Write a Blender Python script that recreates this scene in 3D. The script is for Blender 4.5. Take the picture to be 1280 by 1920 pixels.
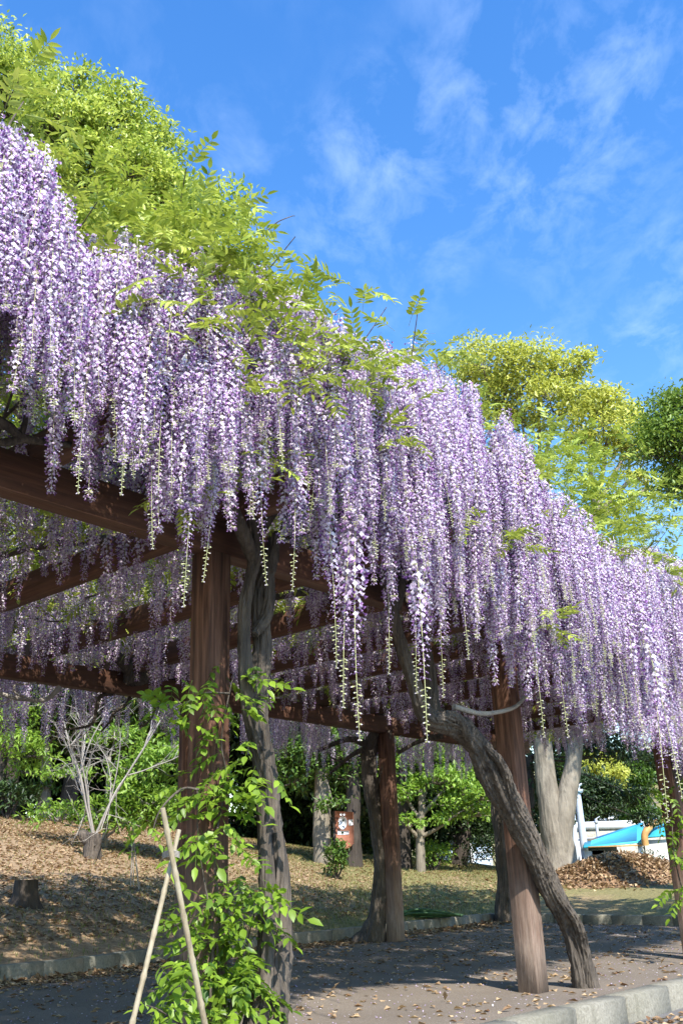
import bpy, math
import numpy as np
from mathutils import Vector, Euler, Matrix

R_ = math.radians
for o in list(bpy.data.objects): bpy.data.objects.remove(o)
scene = bpy.context.scene
col = scene.collection

# ------------------------------------------------------------------ camera
FPX, PITCH, ROLL, YAW = 1806., .36934, -.03641, .87442
CAM = np.array([0, 0, 1.0])
_cp, _sp = math.cos(PITCH), math.sin(PITCH)
FWD = np.array([0, _cp, _sp]); _up = np.array([0, -_sp, _cp]); _rt = np.array([1., 0, 0])
RT = math.cos(ROLL)*_rt + math.sin(ROLL)*_up
UP = -math.sin(ROLL)*_rt + math.cos(ROLL)*_up
cam = bpy.data.cameras.new('camera'); camo = bpy.data.objects.new('camera', cam); col.objects.link(camo)
cam.sensor_fit = 'VERTICAL'; cam.sensor_height = 36.0; cam.lens = 36.0*FPX/1920
cam.clip_start = .05; cam.clip_end = 3000
camo.matrix_world = Matrix(((RT[0], UP[0], -FWD[0], CAM[0]), (RT[1], UP[1], -FWD[1], CAM[1]), (RT[2], UP[2], -FWD[2], CAM[2]), (0, 0, 0, 1)))
scene.camera = camo

# ------------------------------------------------------------------ light
SUN_EL, SUN_AZ = R_(47), math.atan2(.42, -.907)        # azimuth clockwise from +Y: behind the camera, to the right
world = bpy.data.worlds.new('World'); scene.world = world; world.use_nodes = True
nt = world.node_tree; N = nt.nodes; L = nt.links; N.clear()
sky = N.new('ShaderNodeTexSky'); sky.sky_type = 'NISHITA'; sky.sun_disc = False
sky.sun_elevation = SUN_EL; sky.sun_rotation = SUN_AZ
sky.air_density = 1.35; sky.dust_density = .1; sky.ozone_density = 2.0
tc = N.new('ShaderNodeTexCoord'); sp = N.new('ShaderNodeSeparateXYZ'); L.new(tc.outputs['Generated'], sp.inputs[0])
mx = N.new('ShaderNodeMath'); mx.operation = 'MAXIMUM'; mx.inputs[1].default_value = .08; L.new(sp.outputs['Z'], mx.inputs[0])
dv = N.new('ShaderNodeVectorMath'); dv.operation = 'DIVIDE'; L.new(tc.outputs['Generated'], dv.inputs[0]); L.new(mx.outputs[0], dv.inputs[1])
mp = N.new('ShaderNodeMapping'); L.new(dv.outputs[0], mp.inputs[0]); mp.inputs['Scale'].default_value = (1.7, 1.1, 0); mp.inputs['Rotation'].default_value = (0, 0, -.5); mp.inputs['Location'].default_value = (5.7, 12.1, 0)
n1 = N.new('ShaderNodeTexNoise'); n1.inputs['Scale'].default_value = 5.5; n1.inputs['Detail'].default_value = 8; n1.inputs['Roughness'].default_value = .62; n1.inputs['Distortion'].default_value = .3
n2 = N.new('ShaderNodeTexNoise'); n2.inputs['Scale'].default_value = 1.5; n2.inputs['Detail'].default_value = 3
L.new(mp.outputs[0], n1.inputs['Vector']); L.new(mp.outputs[0], n2.inputs['Vector'])
r1 = N.new('ShaderNodeMapRange'); r1.inputs[1].default_value = .45; r1.inputs[2].default_value = .80; L.new(n1.outputs['Fac'], r1.inputs[0])
r2 = N.new('ShaderNodeMapRange'); r2.inputs[1].default_value = .34; r2.inputs[2].default_value = .64; L.new(n2.outputs['Fac'], r2.inputs[0])
ml = N.new('ShaderNodeMath'); ml.operation = 'MULTIPLY'; L.new(r1.outputs[0], ml.inputs[0]); L.new(r2.outputs[0], ml.inputs[1])
m2 = N.new('ShaderNodeMath'); m2.operation = 'MULTIPLY'; m2.inputs[1].default_value = .29; L.new(ml.outputs[0], m2.inputs[0])
cm = N.new('ShaderNodeMixRGB'); cm.inputs[2].default_value = (6.3, 7.6, 9.4, 1); L.new(m2.outputs[0], cm.inputs[0])
hs = N.new('ShaderNodeHueSaturation'); hs.inputs['Hue'].default_value = .51; hs.inputs['Saturation'].default_value = 1.36; hs.inputs['Value'].default_value = 1.42
L.new(sky.outputs[0], hs.inputs['Color']); L.new(hs.outputs[0], cm.inputs[1])
bg = N.new('ShaderNodeBackground'); bg.inputs[1].default_value = .13; L.new(cm.outputs[0], bg.inputs[0])
wo = N.new('ShaderNodeOutputWorld'); L.new(bg.outputs[0], wo.inputs[0])
sd = bpy.data.lights.new('sun', 'SUN'); sd.energy = 5.0; sd.angle = R_(.53); sd.color = (1, .955, .88)
so = bpy.data.objects.new('sun', sd); col.objects.link(so)
sdir = Vector((math.sin(SUN_AZ)*math.cos(SUN_EL), math.cos(SUN_AZ)*math.cos(SUN_EL), math.sin(SUN_EL)))
so.rotation_euler = sdir.to_track_quat('Z', 'Y').to_euler()
scene.view_settings.view_transform = 'Standard'; scene.view_settings.look = 'None'
scene.view_settings.exposure = 0.8; scene.cycles.max_bounces = 6; scene.cycles.diffuse_bounces = 1; scene.cycles.transmission_bounces = 3; scene.cycles.glossy_bounces = 2; scene.view_settings.gamma = 1

# ------------------------------------------------------------------ pixel helpers (directions only; depth comes from what a thing touches)
rng = np.random.default_rng(7)
UA = np.array([math.cos(YAW), math.sin(YAW), 0]); VA = np.array([-math.sin(YAW), math.cos(YAW), 0])
def UV(u, v, z): return UA*u + VA*v + np.array([0, 0, z])
def ray(px, py): return FWD + RT*(px-640)/FPX - UP*(py-960)/FPX
def at_y(px, py, Y):
    d = ray(px, py); return CAM + d*(Y/d[1])
def at_v(px, py, V):
    d = ray(px, py); return CAM + d*(V/(VA@d))
def floor_z(v): return .0256*(v-5.28)
KERB = [(-12, 9.0), (-2, 9.9), (6.4, 10.5), (8.2, 10.75), (9.5, 11.0), (11.5, 11.25), (13.5, 11.45), (19.0, 12.05)]
_ku = np.array([k[0] for k in KERB]); _kv = np.array([k[1] for k in KERB])
UE = 19.15
def smooth(t):
    t = np.clip(t, 0, 1); return t*t*(3-2*t)
def lawn_z(x, y):
    x = np.asarray(x, float); y = np.asarray(y, float)
    u = UA[0]*x + UA[1]*y; v = VA[0]*x + VA[1]*y
    sv = np.maximum(v-np.interp(u, _ku, _kv), 0); su = np.maximum(u-UE, 0)
    s = np.hypot(sv, su)
    z0 = floor_z(np.minimum(v, 12)) + .13
    b = x/np.maximum(y, 4)
    crest = np.interp(b, [-.6, -.35, -.19, -.033, .097, .214, .28, .5], [3.5, 3.2, 2.9, 2.12, 1.58, 1.02, 1.0, 1.0])
    S = np.interp(b, [-.35, 0, .2], [15, 12, 8])
    t = np.clip(s/S, 0, 1)
    z = z0 + (crest-z0)*(1-(1-t)**1.5)
    after = np.maximum(s-S, 0)
    left = smooth((.02-b)/.15)
    z = z + left*np.minimum(after*.05, 6) - (1-left)*1.6*smooth(after/8) + (1-left)*26*smooth((after-42)/170) + left*10*smooth((after-60)/200)
    z = z + .05*np.sin(x*.9+1.3)*np.sin(y*.7)*np.clip(s/3, 0, 1)
    return z
def on_lawn(px, py, tmin=9):
    d = ray(px, py); t = tmin
    while t < 400:
        P = CAM + d*t
        if P[1] > 28: break
        if P[2] <= lawn_z(P[0], P[1]): return P
        t += .04
    P = CAM + d*(28/d[1]); P[2] = lawn_z(P[0], P[1]); return P
def on_floor(px, py):
    n = np.array([0, 0, 1.]) - .0256*VA; d = ray(px, py)
    t = (-.0256*5.28 - n@CAM)/(n@d); return CAM + d*t

# ------------------------------------------------------------------ mesh helpers
def link(o, parent=None):
    col.objects.link(o)
    if parent is not None: o.parent = parent
    return o
def tag(o, label=None, cat=None, group=None, kind=None):
    if label: o['label'] = label
    if cat: o['category'] = cat
    if group: o['group'] = group
    if kind: o['kind'] = kind
    return o
def empty(name, loc=(0, 0, 0)):
    o = bpy.data.objects.new(name, None); o.location = [float(c) for c in loc]; o.empty_display_size = .1
    col.objects.link(o); return o
def local(o, parent):
    """mesh built in world coordinates, parented to a thing whose Empty stands at its base"""
    o.parent = parent; o.location = -Vector(parent.location)
    return o
def mesh_np(name, V, F, tint=None, smooth_=False, mats=None, midx=None):
    """V (n,3); F list of int arrays, each (m,k)"""
    if isinstance(F, np.ndarray): F = [F]
    me = bpy.data.meshes.new(name); V = np.asarray(V, np.float32)
    me.vertices.add(len(V)); me.vertices.foreach_set('co', V.ravel())
    tot = np.concatenate([np.full(len(f), f.shape[1], np.int32) for f in F]); idx = np.concatenate([np.asarray(f, np.int32).ravel() for f in F])
    me.loops.add(len(idx)); me.loops.foreach_set('vertex_index', idx)
    st = np.zeros(len(tot), np.int32); st[1:] = np.cumsum(tot)[:-1]
    me.polygons.add(len(tot)); me.polygons.foreach_set('loop_start', st); me.polygons.foreach_set('loop_total', tot)
    if midx is not None: me.polygons.foreach_set('material_index', np.asarray(midx, np.int32))
    if smooth_: me.polygons.foreach_set('use_smooth', np.ones(len(tot), bool))
    me.update(calc_edges=True)
    if tint is not None:
        a = me.attributes.new('tint', 'FLOAT', 'POINT'); a.data.foreach_set('value', np.asarray(tint, np.float32))
    for m in (mats or []): me.materials.append(m)
    return me
class MB:
    def __init__(s): s.V = []; s.F = {}; s.n = 0; s.T = []
    def add(s, V, F, t=.5):
        V = np.asarray(V, float); s.V.append(V); s.T.append(np.full(len(V), t))
        for f in (F if isinstance(F, list) else [F]):
            f = np.asarray(f, int)
            if len(f): s.F.setdefault(f.shape[1], []).append(f+s.n)
        s.n += len(V)
    def box(s, c, hx, hy, hz, ax=None):
        """box with half sizes along axes ax (rows)"""
        ax = np.eye(3) if ax is None else np.asarray(ax, float)
        sg = np.array([[i, j, k] for i in (-1, 1) for j in (-1, 1) for k in (-1, 1)], float)
        V = np.asarray(c) + (sg*[hx, hy, hz])@ax
        F = np.array([[0, 1, 3, 2], [4, 6, 7, 5], [0, 4, 5, 1], [2, 3, 7, 6], [0, 2, 6, 4], [1, 5, 7, 3]])
        if np.linalg.det(ax) < 0: F = F[:, ::-1]
        s.add(V, F); return s
    def tube(s, P, r, n=8, bump=0, seed=0, cap=True, twist=0, t=.5, ridge=0):
        V, F = tube_geo(P, r, n, bump, seed, twist, ridge)
        s.add(V, F, t)
        if cap:
            k = len(V)//n
            s.add(np.vstack([V[:n], V[:n].mean(0)]), np.array([[(i+1) % n, i, n] for i in range(n)]), t)
            s.add(np.vstack([V[-n:], V[-n:].mean(0)]), np.array([[i, (i+1) % n, n] for i in range(n)]), t)
        return s
    def mesh(s, name, mat, smooth_=False):
        V = np.vstack(s.V); F = [np.vstack(f) for f in s.F.values()]
        return mesh_np(name, V, F, np.concatenate(s.T), smooth_, [mat])
    def build(s, name, mat, parent=None, smooth_=False):
        o = bpy.data.objects.new(name, s.mesh(name, mat, smooth_)); col.objects.link(o)
        if parent is not None: local(o, parent)
        return o
def catmull(P, m=5):
    P = np.asarray(P, float)
    if len(P) < 3: 
        t = np.linspace(0, 1, m+1)[:, None]; return P[0]*(1-t)+P[-1]*t
    Q = np.vstack([2*P[0]-P[1], P, 2*P[-1]-P[-2]]); out = []
    for i in range(1, len(Q)-2):
        for k in range(m):
            t = k/m; a, b, c, d = Q[i-1], Q[i], Q[i+1], Q[i+2]
            out.append(.5*((2*b)+(-a+c)*t+(2*a-5*b+4*c-d)*t*t+(-a+3*b-3*c+d)*t**3))
    out.append(P[-1]); return np.array(out)
def tube_geo(P, r, n=8, bump=0, seed=0, twist=0, ridge=0):
    P = np.asarray(P, float); k = len(P); r = np.broadcast_to(np.asarray(r, float), (k,)) if np.ndim(r) == 0 or len(np.atleast_1d(r)) == k else np.interp(np.linspace(0, 1, k), np.linspace(0, 1, len(r)), r)
    T = np.gradient(P, axis=0); T /= np.linalg.norm(T, axis=1)[:, None]+1e-9
    ref = np.array([.31, .95, .05]) if abs(T[0][1]) < .8 else np.array([1., 0, 0])
    A = ref - T*(T@ref)[:, None]; A /= np.linalg.norm(A, axis=1)[:, None]; B = np.cross(T, A)
    th = np.linspace(0, 2*math.pi, n, endpoint=False)[None, :] + (twist*np.linspace(0, 1, k))[:, None]
    rr = np.repeat(r[:, None], n, 1)
    if bump:
        g = np.random.default_rng(seed); ph = g.uniform(0, 6.28, 6); kk = np.arange(k)[:, None]
        thl = np.linspace(0, 2*math.pi, n, endpoint=False)[None, :]
        rr = rr*(1 + bump*(.55*np.sin(3*thl+ph[0]+kk*.11)+.4*np.sin(5*thl+ph[1]-kk*.17)+.35*np.sin(kk*.9+ph[2]+thl)+.35*np.sin(kk*.37+ph[3]-2*thl)+.35*g.normal(size=(k, n))))
        if ridge: rr = rr*(1-ridge*np.abs(np.sin(4.5*thl+ph[4]+.25*np.sin(kk*.31+ph[5])+.6*np.sin(kk*.13)))**.6+ridge*.5)
    V = P[:, None, :] + rr[..., None]*(np.cos(th)[..., None]*A[:, None, :]+np.sin(th)[..., None]*B[:, None, :])
    i = np.arange(k-1)[:, None]*n; j = np.arange(n)[None, :]; j2 = (j+1) % n
    F = np.stack([i+j, i+j2, i+n+j2, i+n+j], -1).reshape(-1, 4)
    return V.reshape(-1, 3), F
def unit(a): return a/(np.linalg.norm(a, axis=-1, keepdims=True)+1e-9)
def rand_dirs(n, g=rng): return unit(g.normal(size=(n, 3)))
def leaf_geo(P, D, Nn, ln, wd, fold=.25):
    """n folded leaf blades: two triangles each"""
    n = len(P); D = unit(D); S = unit(np.cross(D, Nn)); Nn = np.cross(S, D)
    ln = np.broadcast_to(ln, (n,))[:, None]; wd = np.broadcast_to(wd, (n,))[:, None]
    V = np.empty((n, 4, 3)); V[:, 0] = P; V[:, 2] = P + D*ln - Nn*ln*.12
    m = P + D*ln*.45
    V[:, 1] = m + S*wd*.5 + Nn*wd*fold; V[:, 3] = m - S*wd*.5 + Nn*wd*fold
    b = np.arange(n)[:, None]*4
    F = np.concatenate([b+np.array([[0, 1, 2]]), b+np.array([[0, 2, 3]])])
    return V.reshape(-1, 3), F

# ------------------------------------------------------------------ materials
def new_mat(name):
    m = bpy.data.materials.new(name); m.use_nodes = True; nt = m.node_tree
    return m, nt, nt.nodes['Principled BSDF']
def ramp(nt, fac, stops):
    r = nt.nodes.new('ShaderNodeValToRGB'); e = r.color_ramp.elements
    while len(e) < len(stops): e.new(.5)
    for k, (p, c) in enumerate(stops): e[k].position = p; e[k].color = (*c, 1)
    nt.links.new(fac, r.inputs[0]); return r.outputs[0]
def noise(nt, scale, detail=5, vec=None, stretch=None, rough=.6, dist=0):
    n = nt.nodes.new('ShaderNodeTexNoise'); n.inputs['Scale'].default_value = scale; n.inputs['Detail'].default_value = detail
    n.inputs['Roughness'].default_value = rough; n.inputs['Distortion'].default_value = dist
    if vec is None:
        t = nt.nodes.new('ShaderNodeTexCoord'); vec = t.outputs['Object']
    if stretch:
        m = nt.nodes.new('ShaderNodeMapping'); m.inputs['Scale'].default_value = stretch; nt.links.new(vec, m.inputs[0]); vec = m.outputs[0]
    nt.links.new(vec, n.inputs['Vector']); return n.outputs['Fac']
def bump(nt, bsdf, h, strength=.4, dist=.02):
    b = nt.nodes.new('ShaderNodeBump'); b.inputs['Strength'].default_value = strength; b.inputs['Distance'].default_value = dist
    nt.links.new(h, b.inputs['Height']); nt.links.new(b.outputs[0], bsdf.inputs['Normal'])
def mixc(nt, fac, a, b, mode='MIX'):
    m = nt.nodes.new('ShaderNodeMixRGB'); m.blend_type = mode
    for k, s in ((0, fac), (1, a), (2, b)):
        if hasattr(s, 'links') or hasattr(s, 'is_output'): nt.links.new(s, m.inputs[k])
        else: m.inputs[k].default_value = s if k == 0 else (*s, 1)
    return m.outputs[0]
def simple(name, c, rough=.7, var=.12, scale=6, metal=0, bmp=.15):
    m, nt, b = new_mat(name); f = noise(nt, scale)
    c = np.array(c); L_ = ramp(nt, f, [(.3, tuple(c*(1-var*1.6))), (.7, tuple(np.minimum(c*(1+var), 1)))])
    nt.links.new(L_, b.inputs['Base Color']); b.inputs['Roughness'].default_value = rough; b.inputs['Metallic'].default_value = metal
    if bmp: bump(nt, b, f, bmp, .01)
    return m
def leaf_mat(name, dark, light, trans=.35, rough=.45, through=(1.0, 1.0, .25)):
    """blade colour varies leaf by leaf with the 'tint' attribute; part of the light passes through the blade"""
    m, nt, b = new_mat(name); a = nt.nodes.new('ShaderNodeAttribute'); a.attribute_name = 'tint'
    mid = tuple((np.array(dark)+np.array(light))/2)
    c = ramp(nt, a.outputs['Fac'], [(0, dark), (.5, mid), (1, light)])
    nt.links.new(c, b.inputs['Base Color']); b.inputs['Roughness'].default_value = rough
    t = nt.nodes.new('ShaderNodeBsdfTranslucent'); tcol = mixc(nt, .5, c, through, 'MULTIPLY'); nt.links.new(mixc(nt, .6, c, tcol), t.inputs[0])
    ms = nt.nodes.new('ShaderNodeMixShader'); ms.inputs[0].default_value = trans
    nt.links.new(b.outputs[0], ms.inputs[1]); nt.links.new(t.outputs[0], ms.inputs[2])
    nt.links.new(ms.outputs[0], nt.nodes['Material Output'].inputs[0]); return m
def bark_mat(name, dark, light, scale=9, st=(1, 1, .18), bs=.9):
    m, nt, b = new_mat(name); f = noise(nt, scale, 8, stretch=st, rough=.65, dist=.6); g = noise(nt, 2.2, 4)
    v = nt.nodes.new('ShaderNodeTexVoronoi'); v.inputs['Scale'].default_value = scale*2.2
    t = nt.nodes.new('ShaderNodeTexCoord'); mp = nt.nodes.new('ShaderNodeMapping'); mp.inputs['Scale'].default_value = (1, 1, .14); nt.links.new(t.outputs['Object'], mp.inputs[0]); nt.links.new(mp.outputs[0], v.inputs['Vector'])
    c = ramp(nt, f, [(.32, dark), (.52, tuple((np.array(dark)+light)/2)), (.72, light)])
    c2 = mixc(nt, .45, c, ramp(nt, g, [(.3, tuple(np.array(dark)*1.2)), (.75, light)]))
    nt.links.new(c2, b.inputs['Base Color']); b.inputs['Roughness'].default_value = .9
    h = nt.nodes.new('ShaderNodeMath'); h.operation = 'ADD'; nt.links.new(f, h.inputs[0]); nt.links.new(v.outputs['Distance'], h.inputs[1])
    bump(nt, b, h.outputs[0], bs, .03); return m

M = {}
def wood_mat():
    m, nt, b = new_mat('brown_stained_wood'); tcn = nt.nodes.new('ShaderNodeTexCoord')
    f = noise(nt, 30, 6, tcn.outputs['Object'], (1, .05, 1), .6, .4); g = noise(nt, 1.8, 5, tcn.outputs['Object']); w = noise(nt, 14, 5, tcn.outputs['Object'], (1, .12, 1))
    c = ramp(nt, f, [(.3, (.06, .026, .014)), (.6, (.13, .056, .029)), (.8, (.20, .095, .052))])
    c = mixc(nt, ramp(nt, g, [(.42, (0, 0, 0)), (.7, (.5, .5, .5))]), c, (.15, .075, .045))
    c = mixc(nt, ramp(nt, w, [(.60, (0, 0, 0)), (.74, (.5, .5, .5))]), c, (.05, .028, .02))
    nt.links.new(c, b.inputs['Base Color']); b.inputs['Roughness'].default_value = .75; bump(nt, b, f, .4, .01); return m
M['wood'] = wood_mat()
def post_mat():
    # posts: same stain, bleached and dusty towards the splash zone (a real weathering mark)
    m, nt, b = new_mat('weathered_post_wood'); tcn = nt.nodes.new('ShaderNodeTexCoord')
    f = noise(nt, 26, 6, tcn.outputs['Object'], (1, 1, .06), .6, .5); g = noise(nt, 2.5, 6, tcn.outputs['Object'])
    c = ramp(nt, f, [(.36, (.055, .024, .014)), (.5, (.125, .058, .034)), (.66, (.21, .105, .066))])
    s = nt.nodes.new('ShaderNodeSeparateXYZ'); nt.links.new(tcn.outputs['Object'], s.inputs[0])
    a = nt.nodes.new('ShaderNodeMath'); a.operation = 'MULTIPLY_ADD'; nt.links.new(g, a.inputs[0]); a.inputs[1].default_value = -.9; nt.links.new(s.outputs['Z'], a.inputs[2])
    d = nt.nodes.new('ShaderNodeMapRange'); nt.links.new(a.outputs[0], d.inputs[0]); d.inputs[1].default_value = -.1; d.inputs[2].default_value = 1.0; d.inputs[3].default_value = .95; d.inputs[4].default_value = 0
    dust = ramp(nt, noise(nt, 40, 7, tcn.outputs['Object'], (1, 1, .12), .75), [(.32, (.14, .095, .068)), (.55, (.28, .205, .155)), (.72, (.38, .30, .235))])
    c = mixc(nt, d.outputs[0], c, dust)
    nt.links.new(c, b.inputs['Base Color']); b.inputs['Roughness'].default_value = .85; bump(nt, b, f, .7, .012); return m
M['post'] = post_mat()
M['bark_wist'] = bark_mat('wisteria_bark', (.014, .010, .008), (.21, .17, .13), 15, (1, 1, .13), 1.0)
M['bark_grey'] = bark_mat('pale_grey_bark', (.11, .09, .065), (.36, .315, .24), 6, (1, 1, .35), .7)
M['bark_dark'] = bark_mat('dark_bark', (.02, .016, .013), (.10, .078, .06), 8, (1, 1, .2), .9)
M['bark_dead'] = bark_mat('bare_grey_branch', (.22, .19, .16), (.48, .44, .38), 12, (1, 1, .3), .4)
def bamboo_mat():
    m, nt, b = new_mat('weathered_bamboo'); f = noise(nt, 14, 7, stretch=(1, 1, .35), rough=.7)
    nt.links.new(ramp(nt, f, [(.3, (.13, .10, .06)), (.5, (.34, .28, .18)), (.75, (.46, .42, .32))]), b.inputs['Base Color']); b.inputs['Roughness'].default_value = .55; return m
M['bamboo'] = bamboo_mat()
M['camphor'] = leaf_mat('spring_camphor_leaf', (.13, .24, .018), (.76, .83, .20), .42, .33)
M['olive'] = leaf_mat('yellow_olive_leaf', (.34, .39, .05), (.82, .82, .22), .48, .4)
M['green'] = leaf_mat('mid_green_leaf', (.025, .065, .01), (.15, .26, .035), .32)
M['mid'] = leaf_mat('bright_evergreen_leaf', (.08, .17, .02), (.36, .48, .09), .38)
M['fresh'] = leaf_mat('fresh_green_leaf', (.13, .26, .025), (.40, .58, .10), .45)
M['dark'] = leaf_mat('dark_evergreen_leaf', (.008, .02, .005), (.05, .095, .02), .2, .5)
M['wleaf'] = leaf_mat('wisteria_leaf', (.20, .29, .025), (.58, .64, .12), .32)
M['vleaf'] = leaf_mat('climbing_vine_leaf', (.035, .095, .008), (.29, .44, .04), .40)
M['petal'] = leaf_mat('pale_lilac_petal', (.60, .41, .67), (.98, .94, .98), .42, .6, (1, .85, 1))
M['keel'] = leaf_mat('violet_keel_petal', (.18, .06, .26), (.52, .28, .62), .30, .6, (1, .7, 1))
M['stalk'] = simple('raceme_stalk', (.46, .47, .22), .6, .1, 20, bmp=0)
M['litter'] = leaf_mat('dry_leaf', (.15, .07, .03), (.60, .43, .25), .2, .8)
M['grassblade'] = leaf_mat('grass_blade', (.10, .13, .03), (.34, .33, .11), .3, .7)
M['concrete'] = None

def lawn_mat():
    m, nt, b = new_mat('leaf_strewn_lawn'); tcn = nt.nodes.new('ShaderNodeTexCoord'); v = tcn.outputs['Object']
    a = noise(nt, 14, 8, v, None, .75); c1 = noise(nt, .35, 4, v); f2 = noise(nt, 45, 4, v)
    litter = ramp(nt, a, [(.3, (.13, .072, .035)), (.5, (.32, .215, .12)), (.7, (.52, .39, .25))])
    grass = ramp(nt, a, [(.3, (.10, .10, .03)), (.55, (.25, .215, .085)), (.75, (.40, .34, .16))])
    s = nt.nodes.new('ShaderNodeSeparateXYZ'); nt.links.new(v, s.inputs[0])
    mr = nt.nodes.new('ShaderNodeMapRange'); nt.links.new(s.outputs['X'], mr.inputs[0]); mr.inputs[1].default_value = -5; mr.inputs[2].default_value = 2; mr.inputs[3].default_value = -.22; mr.inputs[4].default_value = .16
    ad = nt.nodes.new('ShaderNodeMath'); nt.links.new(c1, ad.inputs[0]); nt.links.new(mr.outputs[0], ad.inputs[1])
    k = ramp(nt, ad.outputs[0], [(.40, (0, 0, 0)), (.60, (1, 1, 1))])
    nt.links.new(mixc(nt, k, litter, grass), b.inputs['Base Color']); b.inputs['Roughness'].default_value = .95
    bump(nt, b, a, .8, .05); return m
M['lawn'] = lawn_mat()
def gravel_mat(name, lo, hi, sc=60):
    m, nt, b = new_mat(name); tcn = nt.nodes.new('ShaderNodeTexCoord'); v = tcn.outputs['Object']
    a = noise(nt, sc, 6, v, None, .8); g = noise(nt, .9, 6, v); vo = nt.nodes.new('ShaderNodeTexVoronoi'); vo.inputs['Scale'].default_value = 90; nt.links.new(v, vo.inputs['Vector'])
    c = ramp(nt, a, [(.3, lo), (.7, hi)])
    c = mixc(nt, ramp(nt, g, [(.35, (0, 0, 0)), (.65, (.7, .7, .7))]), c, tuple(np.array(lo)*.75+np.array(hi)*.2))
    sp_ = noise(nt, 75, 2, v); c = mixc(nt, ramp(nt, sp_, [(.69, (0, 0, 0)), (.72, (.75, .75, .75))]), c, (.60, .53, .60))
    nt.links.new(c, b.inputs['Base Color']); b.inputs['Roughness'].default_value = .95; bump(nt, b, vo.outputs['Distance'], .5, .012); return m
M['gravel'] = gravel_mat('dusty_gravel', (.11, .083, .06), (.28, .23, .175))
M['road'] = gravel_mat('asphalt_path', (.09, .085, .08), (.22, .205, .19))
def conc():
    m, nt, b = new_mat('weathered_concrete'); a = noise(nt, 40, 6); g = noise(nt, 1.7, 6); st = noise(nt, 7, 5, stretch=(1, 1, .2))
    c = ramp(nt, a, [(.3, (.17, .155, .12)), (.7, (.31, .29, .235))])
    c = mixc(nt, ramp(nt, g, [(.4, (0, 0, 0)), (.75, (.6, .6, .6))]), c, (.13, .125, .085)); c = mixc(nt, ramp(nt, st, [(.52, (0, 0, 0)), (.75, (.6, .6, .6))]), c, (.10, .095, .065))
    nt.links.new(c, b.inputs['Base Color']); b.inputs['Roughness'].default_value = .92; bump(nt, b, a, .6, .012); return m
M['concrete'] = conc()

# ================================================================== SETTING
# gravel floor under the pergola
us = np.linspace(-12, UE, 90); vs = np.linspace(0, 1, 24)
V = []
for t in vs:
    for u in us:
        v0 = 4.42; v1 = np.interp(u, _ku, _kv)-.05; v = v0*(1-t)+v1*t
        V.append(UV(u, v, floor_z(v)+.012*math.sin(u*1.7+v)*math.sin(v*2.1)))
V = np.array(V); nu = len(us)
i = np.arange(len(vs)-1)[:, None]*nu; j = np.arange(nu-1)[None, :]
F = np.stack([i+j, i+j+1, i+nu+j+1, i+nu+j], -1).reshape(-1, 4)
tag(link(bpy.data.objects.new('gravel_floor', mesh_np('gravel_floor', V, F, None, True, [M['gravel']]))), kind='structure')
# lower path in front and beyond the right end, out to the horizon
mb = MB(); e = 500
mb.add([UV(-e, -e, -.2), UV(e, -e, -.2), UV(e, 4.36, -.2), UV(-e, 4.36, -.2)], np.array([[0, 1, 2, 3]]))
tag(mb.build('path', M['road']), kind='structure')
# lawn and everything beyond: one sheet running from the kerb to the horizon
ts = [('u', u) for u in np.linspace(-90, UE-.01, 150)] + [('a', a) for a in np.linspace(0, math.pi/2, 24)] + [('v', v) for v in np.linspace(12.0, 4.3, 10)]
ss = np.concatenate([np.linspace(0, 16, 50), np.geomspace(16.6, 900, 60)])
V = []
for k, a in ts:
    for s in ss:
        if k == 'u': p = UV(a, np.interp(a, _ku, _kv)+s, 0)
        elif k == 'a': p = UV(UE+s*math.sin(a), 12.05+s*math.cos(a), 0)
        else: p = UV(UE+s, a, 0)
        V.append(p)
V = np.array(V); V[:, 2] = lawn_z(V[:, 0], V[:, 1]); ns = len(ss)
i = np.arange(len(ts)-1)[:, None]*ns; j = np.arange(ns-1)[None, :]
F = np.stack([i+j, i+ns+j, i+ns+j+1, i+j+1], -1).reshape(-1, 4)[:, ::-1]
tag(link(bpy.data.objects.new('lawn', mesh_np('lawn', V, F, None, True, [M['lawn']]))), kind='structure')

# kerbs, block by block
def kerb_run(root, pts, top, bottom, w, blk=.6, off=0):
    """pts in (u,v); blocks of random 0.58-0.62 m"""
    P = np.array([UV(a, b, 0) for a, b in pts]); seg = np.linalg.norm(np.diff(P, axis=0), axis=1); cum = np.r_[0, np.cumsum(seg)]; d = 0
    while d < cum[-1]-.05:
        l = min(blk, cum[-1]-d); q = [np.array([np.interp(x, cum, P[:, c]) for c in range(3)]) for x in (d+.004, d+l-.004)]
        T = unit(q[1]-q[0]); S = np.array([-T[1], T[0], 0]); c = (q[0]+q[1])/2 + S*off; v = VA@c
        zt, zb = top(v)+rng.normal(0, .004), bottom(v); hl = np.linalg.norm(q[1]-q[0])/2; bv = .016
        sec = np.array([[-w/2, zb], [-w/2, zt-bv], [-w/2+bv, zt], [w/2-bv, zt], [w/2, zt-bv], [w/2, zb]]); jit = rng.normal(0, .006)
        Vv = np.array([c + T*hl*sg + S*(a+jit) + np.array([0, 0, z]) for sg in (-1, 1) for a, z in sec])
        Fq = np.array([[k, k+1, k+7, k+6] for k in range(5)]); m_ = MB(); m_.add(Vv, [Fq, np.array([[5, 4, 3, 2, 1, 0], [6, 7, 8, 9, 10, 11]])])
        m_.build('kerb_block', M['concrete'], root); d += l
kb = tag(empty('kerb', UV(9, 11, 0)), kind='structure')
kerb_run(kb, [(a, b) for a, b in KERB if a > -3] + [(UE, 12.05), (UE-.25, 10.7), (UE, 8.2), (UE+.1, 4.5)], lambda v: floor_z(v)+.17, lambda v: floor_z(v)-.1, .15)
kb2 = tag(empty('kerb', UV(9, 4.4, 0)), kind='structure')
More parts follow.
